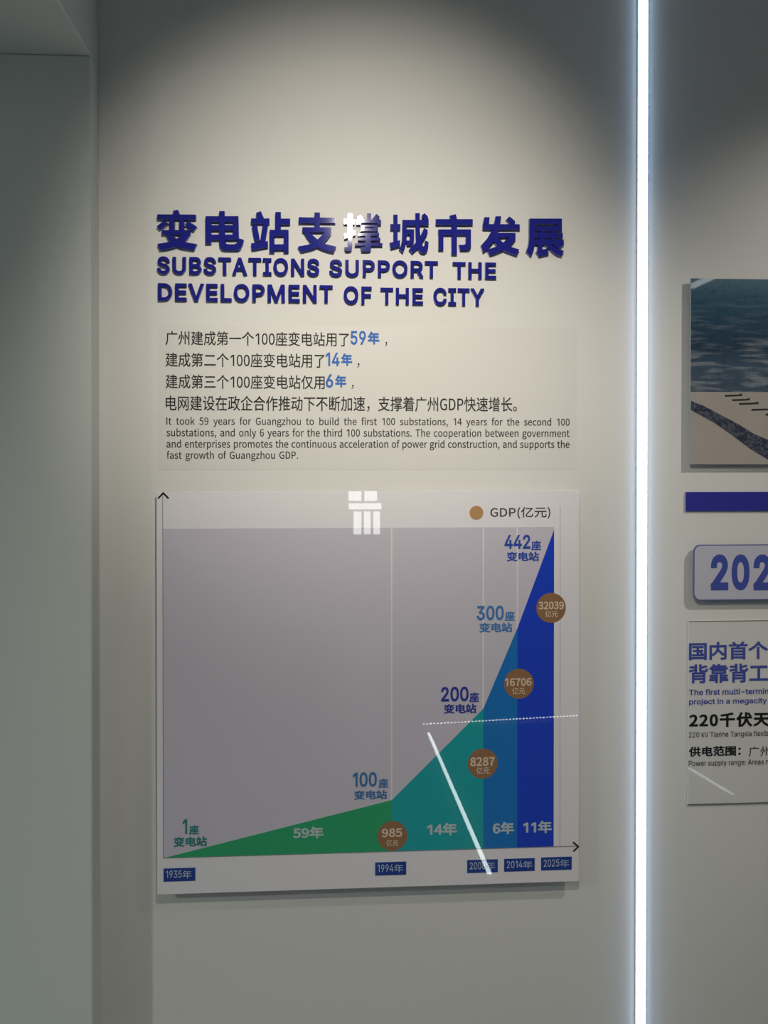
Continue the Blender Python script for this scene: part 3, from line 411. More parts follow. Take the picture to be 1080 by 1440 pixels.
def fit(P, x0, x1, z0, z1):
    mn, mx = P.min(0), P.max(0)
    return np.column_stack(((P[:, 0]-mn[0])/(mx[0]-mn[0])*(x1-x0)+x0, (P[:, 1]-mn[1])/(mx[1]-mn[1])*(z1-z0)+z0))
def printed(name, txt, px, d, m, parent, font='N', bold=0.0, track=0.0, label=None, clip=None):
    """One printed piece of writing; px = ink box in the photo (left, top, right, bottom), both at its left end."""
    x0, y0, x1, y1 = px
    P, T = text_points(txt, font, bold, track)
    a = W(x0, y0, d); b = W(x0, y1, d); c = W(x1, y1, d)
    P = fit(P, a[0], c[0], b[1], a[1])
    o = link(name, [(x, -d, z) for x, z in P], [tuple(map(int, t)) for t in T], m, parent=parent)
    if label: o['label'] = label
    return o
def raised(name, P, T, d0, d1, face, side, label, cat, group):
    """Raised letter: face at d1, sides back to d0."""
    n = len(P); cx, cz = P.mean(0)
    v = [(x-cx, -d1, z-cz) for x, z in P]+[(x-cx, -d0, z-cz) for x, z in P]
    f = [tuple(map(int, t)) for t in T]; mi = [0]*len(f)
    ed = {}
    for t in f:
        for i in range(3): ed[(t[i], t[(i+1) % 3])] = 1
    for (a, b) in ed:
        if (b, a) not in ed: f.append((a, n+a, n+b, b)); mi.append(1)
    f += [tuple(n+int(i) for i in t[::-1]) for t in T]; mi += [1]*len(T)
    o = link(name, v, f, [face, side], mi); o.location = (cx, 0, cz)
    return tag(o, label, cat, group)

# ------------------------------------------------------------------ the room
X1 = W(128, 400, 0.065)[0]                 # right edge of the wall panel and of the bulkhead
ZS = W(60, 76, 0.065)[1]                   # underside of the bulkhead
CEIL = 3.20
struct(box('wall_back', (-4.5, 0, 0), (4.5, 0.12, CEIL), M['wall']))
struct(box('wall_left', (-4.5, -0.065, 0), (X1, 0, ZS), M['panel_wall'], bevel=0.004))
struct(box('trim_1', (-4.5, -0.42, ZS), (X1, 0, CEIL), M['panel_wall'], bevel=0.004))
struct(box('floor', (-4.5, -8, -0.1), (4.5, 0.12, 0), M['floor']))
struct(box('ceiling', (-4.5, -8, CEIL), (4.5, 0.12, CEIL+0.1), M['ceiling']))
struct(box('wall_right', (4.5, -8, 0), (4.6, 0.12, CEIL), M['room']))
struct(box('wall_front', (-4.5, -8.1, 0), (4.5, -8, CEIL), M['room']))
struct(box('wall_side', (-4.6, -8, 0), (-4.5, 0.12, CEIL), M['room']))

# ------------------------------------------------------------------ lamps
def aim_matrix(loc, aim):
    q = (Vector(aim)-Vector(loc)).to_track_quat('-Z', 'Y'); return Matrix.Translation(loc) @ q.to_matrix().to_4x4()
def spotlight(cfg, label, top):
    t = thing('track_spotlight', label, 'spotlight', (cfg['loc'][0], cfg['loc'][1], top), 'spotlights aimed at the exhibition wall')
    mt = aim_matrix(cfg['loc'], cfg['beams'][0][0])
    R = cfg['rad']*1.35
    lathe('lamp_head', [(0.001, 0.15), (R*.8, 0.15), (R, 0.12), (R, -0.005), (R*.93, -0.005), (R*.93, 0.02), (0.001, 0.02)], M['dark_metal'], t, mt)
    back = mt @ Vector((0, 0, 0.10))
    lathe('stem', [(0.008, back.z), (0.008, top)], M['dark_metal'], t, Matrix.Translation((back.x, back.y, 0)), 12)
    lathe('ceiling_cap', [(0.001, top), (0.05, top), (0.05, top-0.025), (0.001, top-0.025)], M['dark_metal'], t, Matrix.Translation((back.x, back.y, 0)), 24)
    lens = mt @ Vector((0, 0, -0.012))
    for aim, watts, angle in cfg['beams']:
        L = bpy.data.lights.new('spot_beam', 'SPOT'); L.energy = watts; L.spot_size = math.radians(angle); L.spot_blend = 1.0
        L.shadow_soft_size = cfg['rad']; L.color = cfg['col']
        o = bpy.data.objects.new('spot_beam', L); COL.objects.link(o); o.matrix_world = aim_matrix(lens, aim)
spotlight(SPOT_MAIN, 'black ceiling spotlight aimed at the navy title letters', CEIL)
spotlight(SPOT_SIDE, 'black ceiling spotlight aimed at the photograph panel', CEIL)
spotlight(SPOT_LEFT, 'black ceiling spotlight off left grazing the wall beside the chart', CEIL)
def ceiling_lamp(x0, y0, x1, y1, w, label, z=CEIL-0.03):
    d = Vector((x1-x0, y1-y0, 0)); L = d.length; u = d/L; nv = Vector((-u.y, u.x, 0))*w/2
    t = thing('linear_ceiling_lamp', label, 'lamp', ((x0+x1)/2, (y0+y1)/2, z), 'linear lamps on the ceiling')
    A, B = Vector((x0, y0, 0)), Vector((x1, y1, 0))
    def slab(name, s, za, zb, m):
        c = [A+nv*s, A-nv*s, B-nv*s, B+nv*s]
        link(name, [(p.x, p.y, za) for p in c]+[(p.x, p.y, zb) for p in c], [(0, 1, 2, 3), (7, 6, 5, 4), (0, 4, 5, 1), (1, 5, 6, 2), (2, 6, 7, 3), (3, 7, 4, 0)], m, parent=t)
    slab('lamp_body', 1.3, z, CEIL, M['metal']); slab('diffuser', 1.0, z-0.008, z, M['lamp_glow'])
ceiling_lamp(3.33, -6.1, 3.33, -2.2, 0.10, 'long white linear lamp on the ceiling along the right side')
ceiling_lamp(-3.2, -6.1, -3.2, -1.6, 0.22, 'added unseen linear fill lamp on the ceiling along the left side')  # added fill lamp out of view, brightens the floor and the left side

# floor strips and the lit sign on the opposite side, seen mirrored in the glossy chart
def floor_strip(x0, y0, x1, y1, w, label, dots=0):
    d = Vector((x1-x0, y1-y0, 0)); L = d.length; u = d/L; nv = Vector((-u.y, u.x, 0))
    t = thing('floor_light_strip', label, 'light strip', ((x0+x1)/2, (y0+y1)/2, 0), 'light strips set along the floor')
    def bar(name, a, b, hw, za, zb, m):
        A = Vector((x0, y0, 0))+u*a; B = Vector((x0, y0, 0))+u*b
        c = [A+nv*hw, A-nv*hw, B-nv*hw, B+nv*hw]
        return link(name, [(p.x, p.y, za) for p in c]+[(p.x, p.y, zb) for p in c], [(3, 2, 1, 0), (4, 5, 6, 7), (0, 1, 5, 4), (1, 2, 6, 5), (2, 3, 7, 6), (3, 0, 4, 7)], m, parent=t)
    bar('channel', 0, L, w*.75, 0.0, 0.006, M['metal'])
    if dots:
        for i in range(dots):
            c = (i+.5)/dots*L; bar('diode', c-L/dots*.2, c+L/dots*.2, w/2, 0.006, 0.010, M['floor_glow'])
    else: bar('diffuser', 0, L, w/2, 0.006, 0.010, M['floor_glow'])

# ------------------------------------------------------------------ vertical light strip on the wall
sx0, sx1 = W(896.2, 720)[0], W(908.4, 720)[0]
sc_x = (sx0+sx1)/2; hw = (sx1-sx0)/2
strip = thing('wall_light_strip', 'tall glowing white vertical light strip set in the wall right of the chart', 'light strip', (sc_x, 0, 0))
H0, H1 = 0.0, CEIL
box('channel', (sc_x-hw*1.25, -0.002, H0), (sc_x+hw*1.25, 0, H1), M['white_plastic'], strip)
def strip_glow():
    m = bpy.data.materials.new('strip_glow'); m.use_nodes = True; nt = m.node_tree; b = nt.nodes['Principled BSDF']
    b.inputs['Base Color'].default_value = (.9, .95, 1, 1); b.inputs['Roughness'].default_value = .4
    tc = nt.nodes.new('ShaderNodeTexCoord'); sp = nt.nodes.new('ShaderNodeSeparateXYZ'); nt.links.new(tc.outputs['Object'], sp.inputs[0])
    ma = nt.nodes.new('ShaderNodeMath'); ma.operation = 'MULTIPLY'; ma.inputs[1].default_value = 2*math.pi/0.026
    nt.links.new(sp.outputs['Z'], ma.inputs[0])
    sn = nt.nodes.new('ShaderNodeMath'); sn.operation = 'SINE'; nt.links.new(ma.outputs[0], sn.inputs[0])
    mr = nt.nodes.new('ShaderNodeMapRange'); mr.inputs['From Min'].default_value = -1; mr.inputs['From Max'].default_value = -0.9; mr.inputs['To Min'].default_value = 1.7; mr.inputs['To Max'].default_value = STRIP_POWER
    nt.links.new(sn.outputs[0], mr.inputs['Value'])
    b.inputs['Emission Color'].default_value = (0.52, 0.72, 1.0, 1); nt.links.new(mr.outputs[0], b.inputs['Emission Strength'])
    return m
N_ = 10; v = []; f = []
for z in (H0+0.001, H1-0.001):
    for i in range(N_+1):
        a = math.pi*i/N_; v.append((sc_x-hw*math.cos(a)*.98, -0.002-0.012*math.sin(a), z))
for i in range(N_): f.append((i, i+1, N_+2+i, N_+1+i))
link('diffuser', v, f, strip_glow(), parent=strip, smooth=True)

# ------------------------------------------------------------------ raised title
TH = 0.011
TITLE = {  # pieces of each character on a 70 x 74 cell drawn 1080 units wide
 '变': ((214, 288), ['447,128 560,105 600,215 470,215', '108,205 945,212 945,320 108,312', '375,300 485,300 485,560 375,560', '590,300 695,300 695,560 590,560',
   '95,468 265,335 355,410 175,540', '770,345 970,475 900,570 710,430', '208,545 830,545 830,640 208,640',
   '640,600 830,560 830,640 740,770 690,820 560,895 430,935 300,965 170,978 108,850 250,825 390,800 470,770 530,735 600,690 650,640',
   '280,600 400,620 460,685 530,735 600,772 680,800 820,828 970,850 910,980 780,962 640,940 500,885 430,840 360,760']),
 '电': ((280, 288), ['435,135 552,135 552,300 435,300', '140,245 850,245 850,365 140,365', '140,440 855,440 855,550 140,550', '140,645 858,645 858,755 140,755',
   '140,245 262,245 262,838 140,838', '735,245 850,245 862,755 735,755', '435,240 552,240 565,745 570,800 590,845 625,855 765,855 810,835 835,780 850,722 970,757 945,870 905,950 845,982 540,982 480,955 448,890 438,780']),
 '站': ((346, 288), ['215,175 320,135 385,285 385,310 245,310', '108,295 508,295 508,408 108,408', '125,455 235,425 300,765 190,778', '365,400 485,400 415,810 300,810',
   '108,835 470,785 475,915 128,978', '635,155 755,155 755,560 635,560', '750,298 955,298 955,420 750,420', '512,540 922,540 922,672 512,672',
   '512,540 615,540 615,1028 512,1028', '820,540 922,540 922,1028 820,1028', '512,855 922,855 922,970 512,970']),
 '支': ((412, 288), ['468,165 585,165 585,500 468,500', '125,268 920,280 920,395 125,392', '203,485 830,485 830,590 203,590',
   '690,540 830,540 830,625 750,740 690,800 600,880 480,940 330,985 175,1020 105,905 250,880 390,845 470,800 530,750 620,665 680,590',
   '230,570 350,570 430,660 530,750 600,800 650,830 780,870 940,905 880,1032 760,1010 650,972 520,912 440,860 380,800 290,690']),
 '撑': ((476, 290), ['205,150 300,150 300,880 285,945 255,972 150,972 128,890 190,885 205,870', '115,280 350,285 350,385 115,382', '125,600 368,530 370,625 130,712',
   '395,240 490,175 570,285 480,320', '620,155 705,155 705,330 620,330', '820,165 895,225 820,320 735,280', '390,290 925,290 925,395 845,395 845,358 480,358 480,395 390,395',
   '480,405 860,405 860,448 480,448', '480,478 860,478 860,540 480,540', '480,405 570,405 570,540 480,540', '770,405 860,405 860,540 770,540',
   '420,588 880,572 885,632 420,645', '425,683 910,683 910,742 425,742', '355,802 955,802 955,856 355,856', '585,590 700,590 708,930 690,965 640,978 500,978 480,885 570,885 585,870']),
 '城': ((542, 290), ['172,180 265,180 265,780 172,780', '108,385 325,385 325,505 108,505', '90,795 315,735 318,862 112,922',
   '370,295 940,295 940,410 370,410', '370,295 463,295 463,680 448,780 425,865 375,1005 298,925 340,840 362,730',
   '440,500 622,500 622,605 440,605', '528,560 622,560 622,750 600,815 555,845 470,845 440,742 528,742',
   '650,150 745,150 748,500 755,600 770,720 795,825 820,875 848,850 862,745 938,775 925,900 895,985 845,1018 785,1015 730,970 690,890 665,780 655,600',
   '840,470 925,520 890,630 800,780 720,890 580,1015 512,938 650,800 750,660', '790,195 850,150 915,215 940,300 860,330 835,250 790,235']),
 '市': ((606, 292), ['405,175 540,140 570,260 430,260', '108,248 908,248 908,368 108,368', '448,240 565,240 565,1010 448,1010', '160,470 868,470 868,585 160,585',
   '165,470 272,470 272,915 165,915', '760,470 870,470 870,830 850,890 810,918 635,918 610,805 720,805 750,790 760,760']),
 '发': ((670, 292), ['175,205 285,205 265,375 140,375', '140,355 940,360 940,472 140,466', '420,185 535,185 510,350 460,540 370,730 250,880 145,965 100,820 240,660 330,500 390,330',
   '645,260 718,190 840,290 830,375 740,375', '420,545 848,545 848,640 420,640', '690,600 848,600 845,690 790,760 720,830 570,925 430,985 290,1030 220,915 460,835 580,760 690,650',
   '350,650 450,600 510,690 580,760 700,835 930,905 870,1035 700,975 570,922 440,825 350,700']),
 '展': ((734, 294), ['165,205 868,205 868,325 165,325', '165,370 868,370 868,472 165,472', '165,516 885,516 885,620 165,620', '165,664 910,664 905,765 165,765', '765,205 868,205 868,400 765,400',
   '165,205 275,205 275,700 250,870 190,1025 95,925 140,800 160,650', '395,450 500,450 500,680 395,680', '632,450 738,450 738,680 632,680',
   '345,740 445,740 445,878 570,850 580,970 370,1025 310,935 345,890', '470,750 590,740 650,800 720,840 800,868 910,905 845,1025 720,970 620,890 540,810',
   '720,720 905,700 905,765 800,850 690,820']),
}
ORD = ['first', 'second', 'third', 'fourth', 'fifth', 'sixth', 'seventh', 'eighth', 'ninth', 'tenth', 'eleventh']
PL = {'变': 'leftmost', '电': 'second from left', '站': 'third from left', '支': 'fourth from left', '撑': 'fifth, with the lamp glare,', '城': 'sixth from left', '市': 'seventh from left', '发': 'eighth from left', '展': 'rightmost'}
for ch, ((ox, oy), pieces) in TITLE.items():
    polys = []
    for p in pieces:
        pts = [tuple(map(float, q.split(','))) for q in p.split()]
        polys.append([W(ox+x*70/1080, oy+y*70/1080, TH) for x, y in pts])
    P, T = planar([], polys)
    raised('raised_character', P, T, 0.0, TH, M['navy_face'], M['navy_side'],
           'large navy raised Chinese character %s, %s in the title row' % (ch, PL[ch]), 'raised letter', 'large raised characters of the Chinese title')
TW = [('SUBSTATIONS', (220.7, 360.2, 449, 385.2), 'SUBSTATIONS'), ('SUPPORT', (463, 364.6, 616, 388.6), 'SUPPORT'), ('THE', (636.7, 368.3, 697.8, 391.2), 'THE after SUPPORT'),
      ('DEVELOPMENT', (222, 397.6, 468, 422.8), 'DEVELOPMENT'), ('OF', (483.3, 402.2, 522.8, 427.2), 'OF'), ('THE', (535, 404.4, 595, 427.2), 'THE after OF'), ('CITY', (609.6, 404.4, 681, 429.0), 'CITY')]
for word, px, where in TW:
    Pa, Ta = [], []; x = 0; n = 0; ids = []
    for i, ch in enumerate(word):
        g = glyph('I', ch, 0.022); Pa.append(g[1]+np.array([x, 0])); ids.append((n, n+len(g[1]), g[2])); n += len(g[1]); x += g[0]+0.045
    d = TH*.8
    a = W(px[0], px[1], d); b = W(px[0], px[3], d); c = W(px[2], px[3], d)
    Q = fit(np.vstack(Pa), a[0], c[0], b[1], a[1])
    for i, (ch, (s, e, T)) in enumerate(zip(word, ids)):
        raised('raised_letter', Q[s:e], T, 0.0, d, M['navy_face'], M['navy_side'], 'navy raised capital %s, %s letter of %s in the English title' % (ch, ORD[i], where),
               'raised letter', 'raised letters of the English title')

# ------------------------------------------------------------------ text sheet under the title
FD = 0.0004
sheet = thing('text_sheet', 'thin rectangular sheet of printed text between the title and the chart', 'text panel', (W(516, 560)[0], 0, W(516, 560)[1]))
plate('sheet', quad_px(221, 457, 811, 660, FD), 0.0, FD, M['film'], sheet)
e = FD+0.0004
for s, px in (('广州建成第一个100座变电站用了', (232.7, 465, 491, 485.5)), ('建成第二个100座变电站用了', (232.7, 495.6, 456.6, 516)), ('建成第三个100座变电站仅用', (232.7, 526.4, 456.6, 546.5)),
              ('电网建设在政企合作推动下不断加速，支撑着广州GDP快速增长。', (233, 556, 727, 578))):
    printed('text_line', s, px, e, M['ink'], sheet, bold=0.003)
for s, px in (('，', (541.5, 480.5, 544.6, 487)), ('，', (502.5, 510.5, 505.6, 517)), ('，', (494.3, 541, 497.4, 547))):
    printed('comma', s, px, e, M['ink'], sheet)
for num, px, px2 in (('59', (492.8, 465, 514.6, 485), (517, 466, 533.5, 484.5)), ('14', (458, 495.4, 477.6, 515), (479.5, 496.6, 495.3, 514.6)), ('6', (458, 526, 468.6, 545.4), (471, 527.2, 487, 545))):
    printed('highlight_number', num, px, e, M['blue_ink'], sheet, font='I', bold=0.02, label='larger bold blue number')
    printed('highlight_character', '年', px2, e, M['blue_ink'], sheet, bold=0.016, label='bold blue character')
_w = text_points('and enterprises promotes the continuous acceleration of power grid construction, and supports the', 'N', 0.003)[0]
EM = 567/(_w[:, 0].max()-_w[:, 0].min())*0.985
def spread(words, x0, x1, y0, y1, d, m, parent, bold=0.003, em=EM):
    """A justified line of English: the words keep their shape, the gaps take up the slack (em = size in photo pixels)."""
    txt = ' '.join(words); zt = W(x0, y0, d)[1]; zb = W(x0, y1, d)[1]
    X0, X1_ = W(x0, y0, d)[0], W(x1, y0, d)[0]; sc = em*0.00151
    P, T = text_points(txt, 'N', bold, 0.0)
    extra = ((X1_-X0)/sc-(P[:, 0].max()-P[:, 0].min()))/max(1, len(words)-1)
    P, T = text_points(txt, 'N', bold, 0.0, extra)
    P = fit(P, X0, X1_, zb, zt)
    return link('text_line', [(x, -d, z) for x, z in P], [tuple(map(int, t)) for t in T], m, parent=parent)
for s, x0, x1, y0, y1 in (('It took 59 years for Guangzhou to build the first 100 substations, 14 years for the second 100', 234, 801, 586, 600.5),
    ('substations, and only 6 years for the third 100 substations. The cooperation between government', 234, 801, 602, 617),
    ('and enterprises promotes the continuous acceleration of power grid construction, and supports the', 234, 801, 618, 633),
    ('fast growth of Guangzhou GDP.', 234.4, 419.3, 634, 648.5)):
    spread(s.split(' '), x0, x1, y0, y1, e, M['ink'], sheet)

# ------------------------------------------------------------------ the chart
CD = 0.024
cx, cz = W(517, 965)
chart = thing('chart_panel', 'large glossy acrylic chart panel with green to navy rising area graph', 'chart panel', (cx, 0, cz))
board = plate('acrylic_board', quad_px(219.8, 690.5, 814, 1239.5, CD), CD-0.005, CD, M['board'], chart, side=M['board_edge'])
def spacers(pts, d, parent):
    for x, z in pts:
        plate('spacer', disc((x, z), 0.009, 20), 0.0003, d, M['metal'], parent)
spacers([W(x, y) for x in (262, 772) for y in (732, 1180)], CD-0.005, chart)
md = board.modifiers.new('bevel', 'BEVEL'); md.width = 0.0012; md.segments = 2; md.limit_method = 'ANGLE'
LAY = 0.00025
def Q(pts, d): return [W(x, y, d) for x, y in pts]
k = CD+LAY
gl = W(229.8, 1206.7, k); gt = W(778, 745.3, k)
Z0 = gl[1]; ZT = W(229.8, 743.8, k)[1]
XA = [W(x, 1200, k)[0] for x in (229.8, 551, 679.5, 727.3, 778.5)]
ZA = [Z0, W(551, 1125, k)[1], W(679.5, 996.5, k)[1], W(727.3, 883, k)[1], W(778.5, 744.8, k)[1]]
plate('plot_area', [(XA[0], Z0), (XA[4], Z0), (XA[4], ZT), (XA[0], ZT)], CD, k, M['plot'], chart, )
k2 = k+LAY
for i in (1, 2, 3):
    plate('gridline', [(XA[i]-.0022, ZA[i]), (XA[i]+.0012, ZA[i]), (XA[i]+.0012, ZT), (XA[i]-.0022, ZT)], k, k2, M['grid'], chart)
for i, m, nm in ((0, 'green', 'green area segment'), (1, 'teal', 'teal area segment'), (2, 'midblue', 'blue area segment'), (3, 'navy', 'navy area segment')):
    o = plate('area_segment', [(XA[i], Z0), (XA[i+1], Z0), (XA[i+1], ZA[i+1]), (XA[i], ZA[i]+1e-5)], k, k2, M[m], chart); o['label'] = nm
k3 = k2+LAY
def line(name, a, b, w, m, d0=k2, d1=k3, parent=chart):
    (x0, z0), (x1, z1) = a, b; L = math.hypot(x1-x0, z1-z0); nx, nz = -(z1-z0)/L*w/2, (x1-x0)/L*w/2
    return plate(name, [(x0+nx, z0+nz), (x0-nx, z0-nz), (x1-nx, z1-nz), (x1+nx, z1+nz)], d0, d1, m, parent)
line('axis', (XA[0], Z0), (XA[0], W(229.8, 693, k)[1]), 0.0011, M['axis'])
line('axis', (XA[0], Z0), (W(814, 1191, k)[0]-.002, Z0), 0.0011, M['axis'])
line('axis', (W(788, 900, k)[0], Z0), (W(788, 712, k)[0], W(788, 712, k)[1]), 0.0004, M['axis'])
def arrow(tip, a, b):
    t, p, q = W(*tip, k3), W(*a, k3), W(*b, k3); w = 0.0034
    def bar(u, v):
        L = math.hypot(v[0]-u[0], v[1]-u[1]); nx, nz = -(v[1]-u[1])/L*w/2, (v[0]-u[0])/L*w/2
        ex, ez = (u[0]-v[0])/L*w/2, (u[1]-v[1])/L*w/2
        return [(u[0]+nx+ex, u[1]+nz+ez), (u[0]-nx+ex, u[1]-nz+ez), (v[0]-nx, v[1]-nz), (v[0]+nx, v[1]+nz)]
    P, T = planar([], [bar(t, p), bar(t, q)])
    link('axis_arrowhead', [(x, -k3-1e-5, z) for x, z in P], [tuple(map(int, i)) for i in T], M['arrow'], parent=chart)
arrow((229.5, 693.3), (222.2, 701), (237, 701)); arrow((813.2, 1190.6), (805.8, 1184), (806.2, 1197.5))
o = plate('legend_dot', disc(W(670, 721, k3), 9.7*0.00151), CD, k3, M['legend'], chart)
printed('legend_text', 'GDP(亿元)', (689.6, 713, 774, 729.6), k3, M['c_ink'], chart, bold=0.002)
# value labels above the curve
for num, unit, low, px, pu, pl, m in (
    ('1', '座', '变电站', (256.8, 1152, 263.2, 1173), (265.7, 1160.5, 279.8, 1174), (244, 1177, 291.2, 1191.5), 'v1'),
    ('100', '座', '变电站', (496, 1086.3, 530, 1107.2), (532, 1094.8, 546, 1108.4), (497.8, 1111.6, 544.4, 1125), 'v100'),
    ('200', '座', '变电站', (620, 966, 659, 987), (660, 973.5, 673.6, 987.8), (624, 990, 670, 1004), 'v200'),
    ('300', '座', '变电站', (670.2, 851.8, 708.6, 872.7), (709.8, 859.4, 724, 873.4), (674, 875.6, 720.4, 889.8), 'v300'),
    ('442', '座', '变电站', (709.5, 752, 745.8, 772), (747, 760, 761, 774), (712.6, 775.8, 758, 789.6), 'v442')):
    printed('value_number', num, px, k3, M[m], chart, font='I', bold=0.022)
    printed('value_unit', unit, pu, k3, M[m], chart, bold=0.010)
    printed('value_caption', low, pl, k3, M[m], chart, bold=0.012)
for s, px in (('59年', (411.8, 1163, 455, 1180)), ('14年', (600.6, 1157.7, 642.7, 1175.5)), ('6年', (693, 1156, 722.8, 1173.7)), ('11年', (735.8, 1154.7, 776, 1172.4))):
    printed('segment_text', s, px, k3, M['white_text'], chart, bold=0.013)
k4 = k3+LAY
for num, c, r, px, pu in (('985', (551.7, 1175.5), 20.7, (536.8, 1165.3, 565.8, 1177.6), (543, 1181, 560.2, 1190)),
    ('8287', (678.8, 1073.8), 21, (661, 1065, 695.6, 1077.8), (669.8, 1079, 688.4, 1088.6)),
    ('16706', (729.8, 961.6), 21, (710, 953.9, 747.6, 965.2), (720.2, 967, 738.2, 976.6)),
    ('32039', (774.9, 854.8), 21, (757, 846, 793, 857.2), (766.5, 859, 784.5, 868))):
    bd = plate('value_badge', disc(W(*c, k3), r*0.001525), k2, k3, M['tan'], chart); bd['label'] = 'round brown badge'
    printed('badge_number', num, px, k4, M['tan_text'], bd, bold=0.010)
    printed('badge_unit', '亿元', pu, k4, M['tan_text'], bd, bold=0.004)
for s, px in (('1935', (229.9, 1221.6, 274.6, 1238.6)), ('1994', (527.6, 1213, 571.2, 1230)), ('2008', (657, 1209.7, 700, 1226.4)), ('2014', (709, 1208, 752, 1224.6)), ('2025', (761, 1206, 804, 1222.8))):
    tg = plate('date_tag', quad_px(*px, k3), CD, k3, M['tag'], chart); tg['label'] = 'small blue date tag'
    x0, y0, x1, y1 = px; h = y1-y0
    printed('date_number', s, (x0+3.6, y0+2.9, x0+25.5, y1-3.6), k4, M['tag_text'], tg, font='I', bold=0.004)
    printed('date_character', '年', (x0+26.6, y0+2.6, x0+39.5, y1-3.2), k4, M['tag_text'], tg, bold=0.0)

# ------------------------------------------------------------------ right-hand display, running out of the frame
PD = 0.014
XR = W(1080, 700)[0]+0.42
ph = thing('photograph_panel', 'aerial photograph of a river and green fields on a thick panel', 'picture', (W(1030, 520)[0], 0, W(1030, 520)[1]))
a = W(971.6, 391.4, PD); b = W(971.6, 653, PD)
pz0, pz1, px0 = b[1], a[1], a[0]
plate('panel_board', [(px0, pz0), (XR, pz0), (XR, pz1), (px0, pz1)], PD-0.004, PD, M['board_edge'], ph)
spacers([(px0+.05, pz0+.05), (px0+.05, pz1-.05), (XR-.05, pz0+.05), (XR-.05, pz1-.05)], PD-0.004, ph)
def photo_mat():
    m = bpy.data.materials.new('aerial_photo_print'); m.use_nodes = True; nt = m.node_tree; b = nt.nodes['Principled BSDF']
    b.inputs['Roughness'].default_value = .5; b.inputs['Specular IOR Level'].default_value = .2; b.inputs['Coat Weight'].default_value = 1.0; b.inputs['Coat Roughness'].default_value = .02
    N = nt.nodes.new; lk = nt.links.new
    tc = N('ShaderNodeTexCoord'); sp = N('ShaderNodeSeparateXYZ'); lk(tc.outputs['Object'], sp.inputs[0])
    h = N('ShaderNodeMapRange'); h.inputs['From Min'].default_value = pz0; h.inputs['From Max'].default_value = pz1; lk(sp.outputs['Z'], h.inputs['Value'])
    cr = N('ShaderNodeValToRGB'); lk(h.outputs[0], cr.inputs[0]); el = cr.color_ramp.elements
    stops = [(0.0, (74, 78, 84)), (0.40, (70, 86, 104)), (0.52, (66, 86, 106)), (0.62, (34, 62, 84)), (0.75, (34, 68, 94)), (0.90, (46, 88, 112)), (1.0, (84, 116, 132))]
    el[0].position = 0; el[0].color = (*srgb(*stops[0][1]), 1); el[1].position = 1; el[1].color = (*srgb(*stops[-1][1]), 1)
    for p, c in stops[1:-1]:
        q = el.new(p); q.color = (*srgb(*c), 1)
    mp = N('ShaderNodeMapping'); mp.inputs['Scale'].default_value = (11, 1, 95); lk(tc.outputs['Object'], mp.inputs[0])
    n1 = N('ShaderNodeTexNoise'); n1.inputs['Scale'].default_value = 1.0; n1.inputs['Detail'].default_value = 6; lk(mp.outputs[0], n1.inputs['Vector'])
    mr = N('ShaderNodeMapRange'); mr.inputs['From Min'].default_value = .48; mr.inputs['From Max'].default_value = .62; lk(n1.outputs['Fac'], mr.inputs['Value'])
    amt = N('ShaderNodeMapRange'); amt.inputs['From Min'].default_value = .95; amt.inputs['From Max'].default_value = .5; amt.inputs['To Min'].default_value = 0; amt.inputs['To Max'].default_value = .75; lk(h.outputs[0], amt.inputs['Value'])
    mu = N('ShaderNodeMath'); mu.operation = 'MULTIPLY'; lk(mr.outputs[0], mu.inputs[0]); lk(amt.outputs[0], mu.inputs[1])
    mx = N('ShaderNodeMix'); mx.data_type = 'RGBA'; lk(mu.outputs[0], mx.inputs[0]); lk(cr.outputs[0], mx.inputs[6]); mx.inputs[7].default_value = (*srgb(140, 150, 156), 1)
    n2 = N('ShaderNodeTexNoise'); n2.inputs['Scale'].default_value = 70; lk(tc.outputs['Object'], n2.inputs['Vector'])
    m2 = N('ShaderNodeMapRange'); m2.inputs['From Min'].default_value = .5; m2.inputs['From Max'].default_value = .75; m2.inputs['To Max'].default_value = .35; lk(n2.outputs['Fac'], m2.inputs['Value'])
    mx2 = N('ShaderNodeMix'); mx2.data_type = 'RGBA'; lk(m2.outputs[0], mx2.inputs[0]); lk(mx.outputs[2], mx2.inputs[6]); mx2.inputs[7].default_value = (*srgb(24, 34, 44), 1)
    lk(mx2.outputs[2], b.inputs['Base Color'])
    return m
M['photo'] = photo_mat()
M['river'] = noisy(gloss('photo_river', (172, 165, 158)), 14, 0.08)
def speckled(name, base, alt, scale, lo, hi):
    m = gloss(name, base); nt = m.node_tree; b = nt.nodes['Principled BSDF']
    tc = nt.nodes.new('ShaderNodeTexCoord'); n = nt.nodes.new('ShaderNodeTexNoise'); n.inputs['Scale'].default_value = scale; n.inputs['Detail'].default_value = 3
    nt.links.new(tc.outputs['Object'], n.inputs['Vector'])
    mr = nt.nodes.new('ShaderNodeMapRange'); mr.inputs['From Min'].default_value = lo; mr.inputs['From Max'].default_value = hi; nt.links.new(n.outputs['Fac'], mr.inputs['Value'])
    mx = nt.nodes.new('ShaderNodeMix'); mx.data_type = 'RGBA'; mx.inputs[6].default_value = (*srgb(*base), 1); mx.inputs[7].default_value = (*srgb(*alt), 1)
    nt.links.new(mr.outputs[0], mx.inputs[0]); nt.links.new(mx.outputs[2], b.inputs['Base Color']); return m
M['town'] = speckled('photo_town', (84, 88, 104), (46, 52, 70), 170, .42, .58)
M['barge'] = gloss('photo_barge', (52, 50, 56))
pk = PD+LAY
zb = pz0; prt = plate('photo_print', [(px0, pz0), (XR, pz0), (XR, pz1), (px0, pz1)], PD, pk, M['photo'], ph)
pk2 = pk+LAY
zr = W(972, 551, pk2)[1]
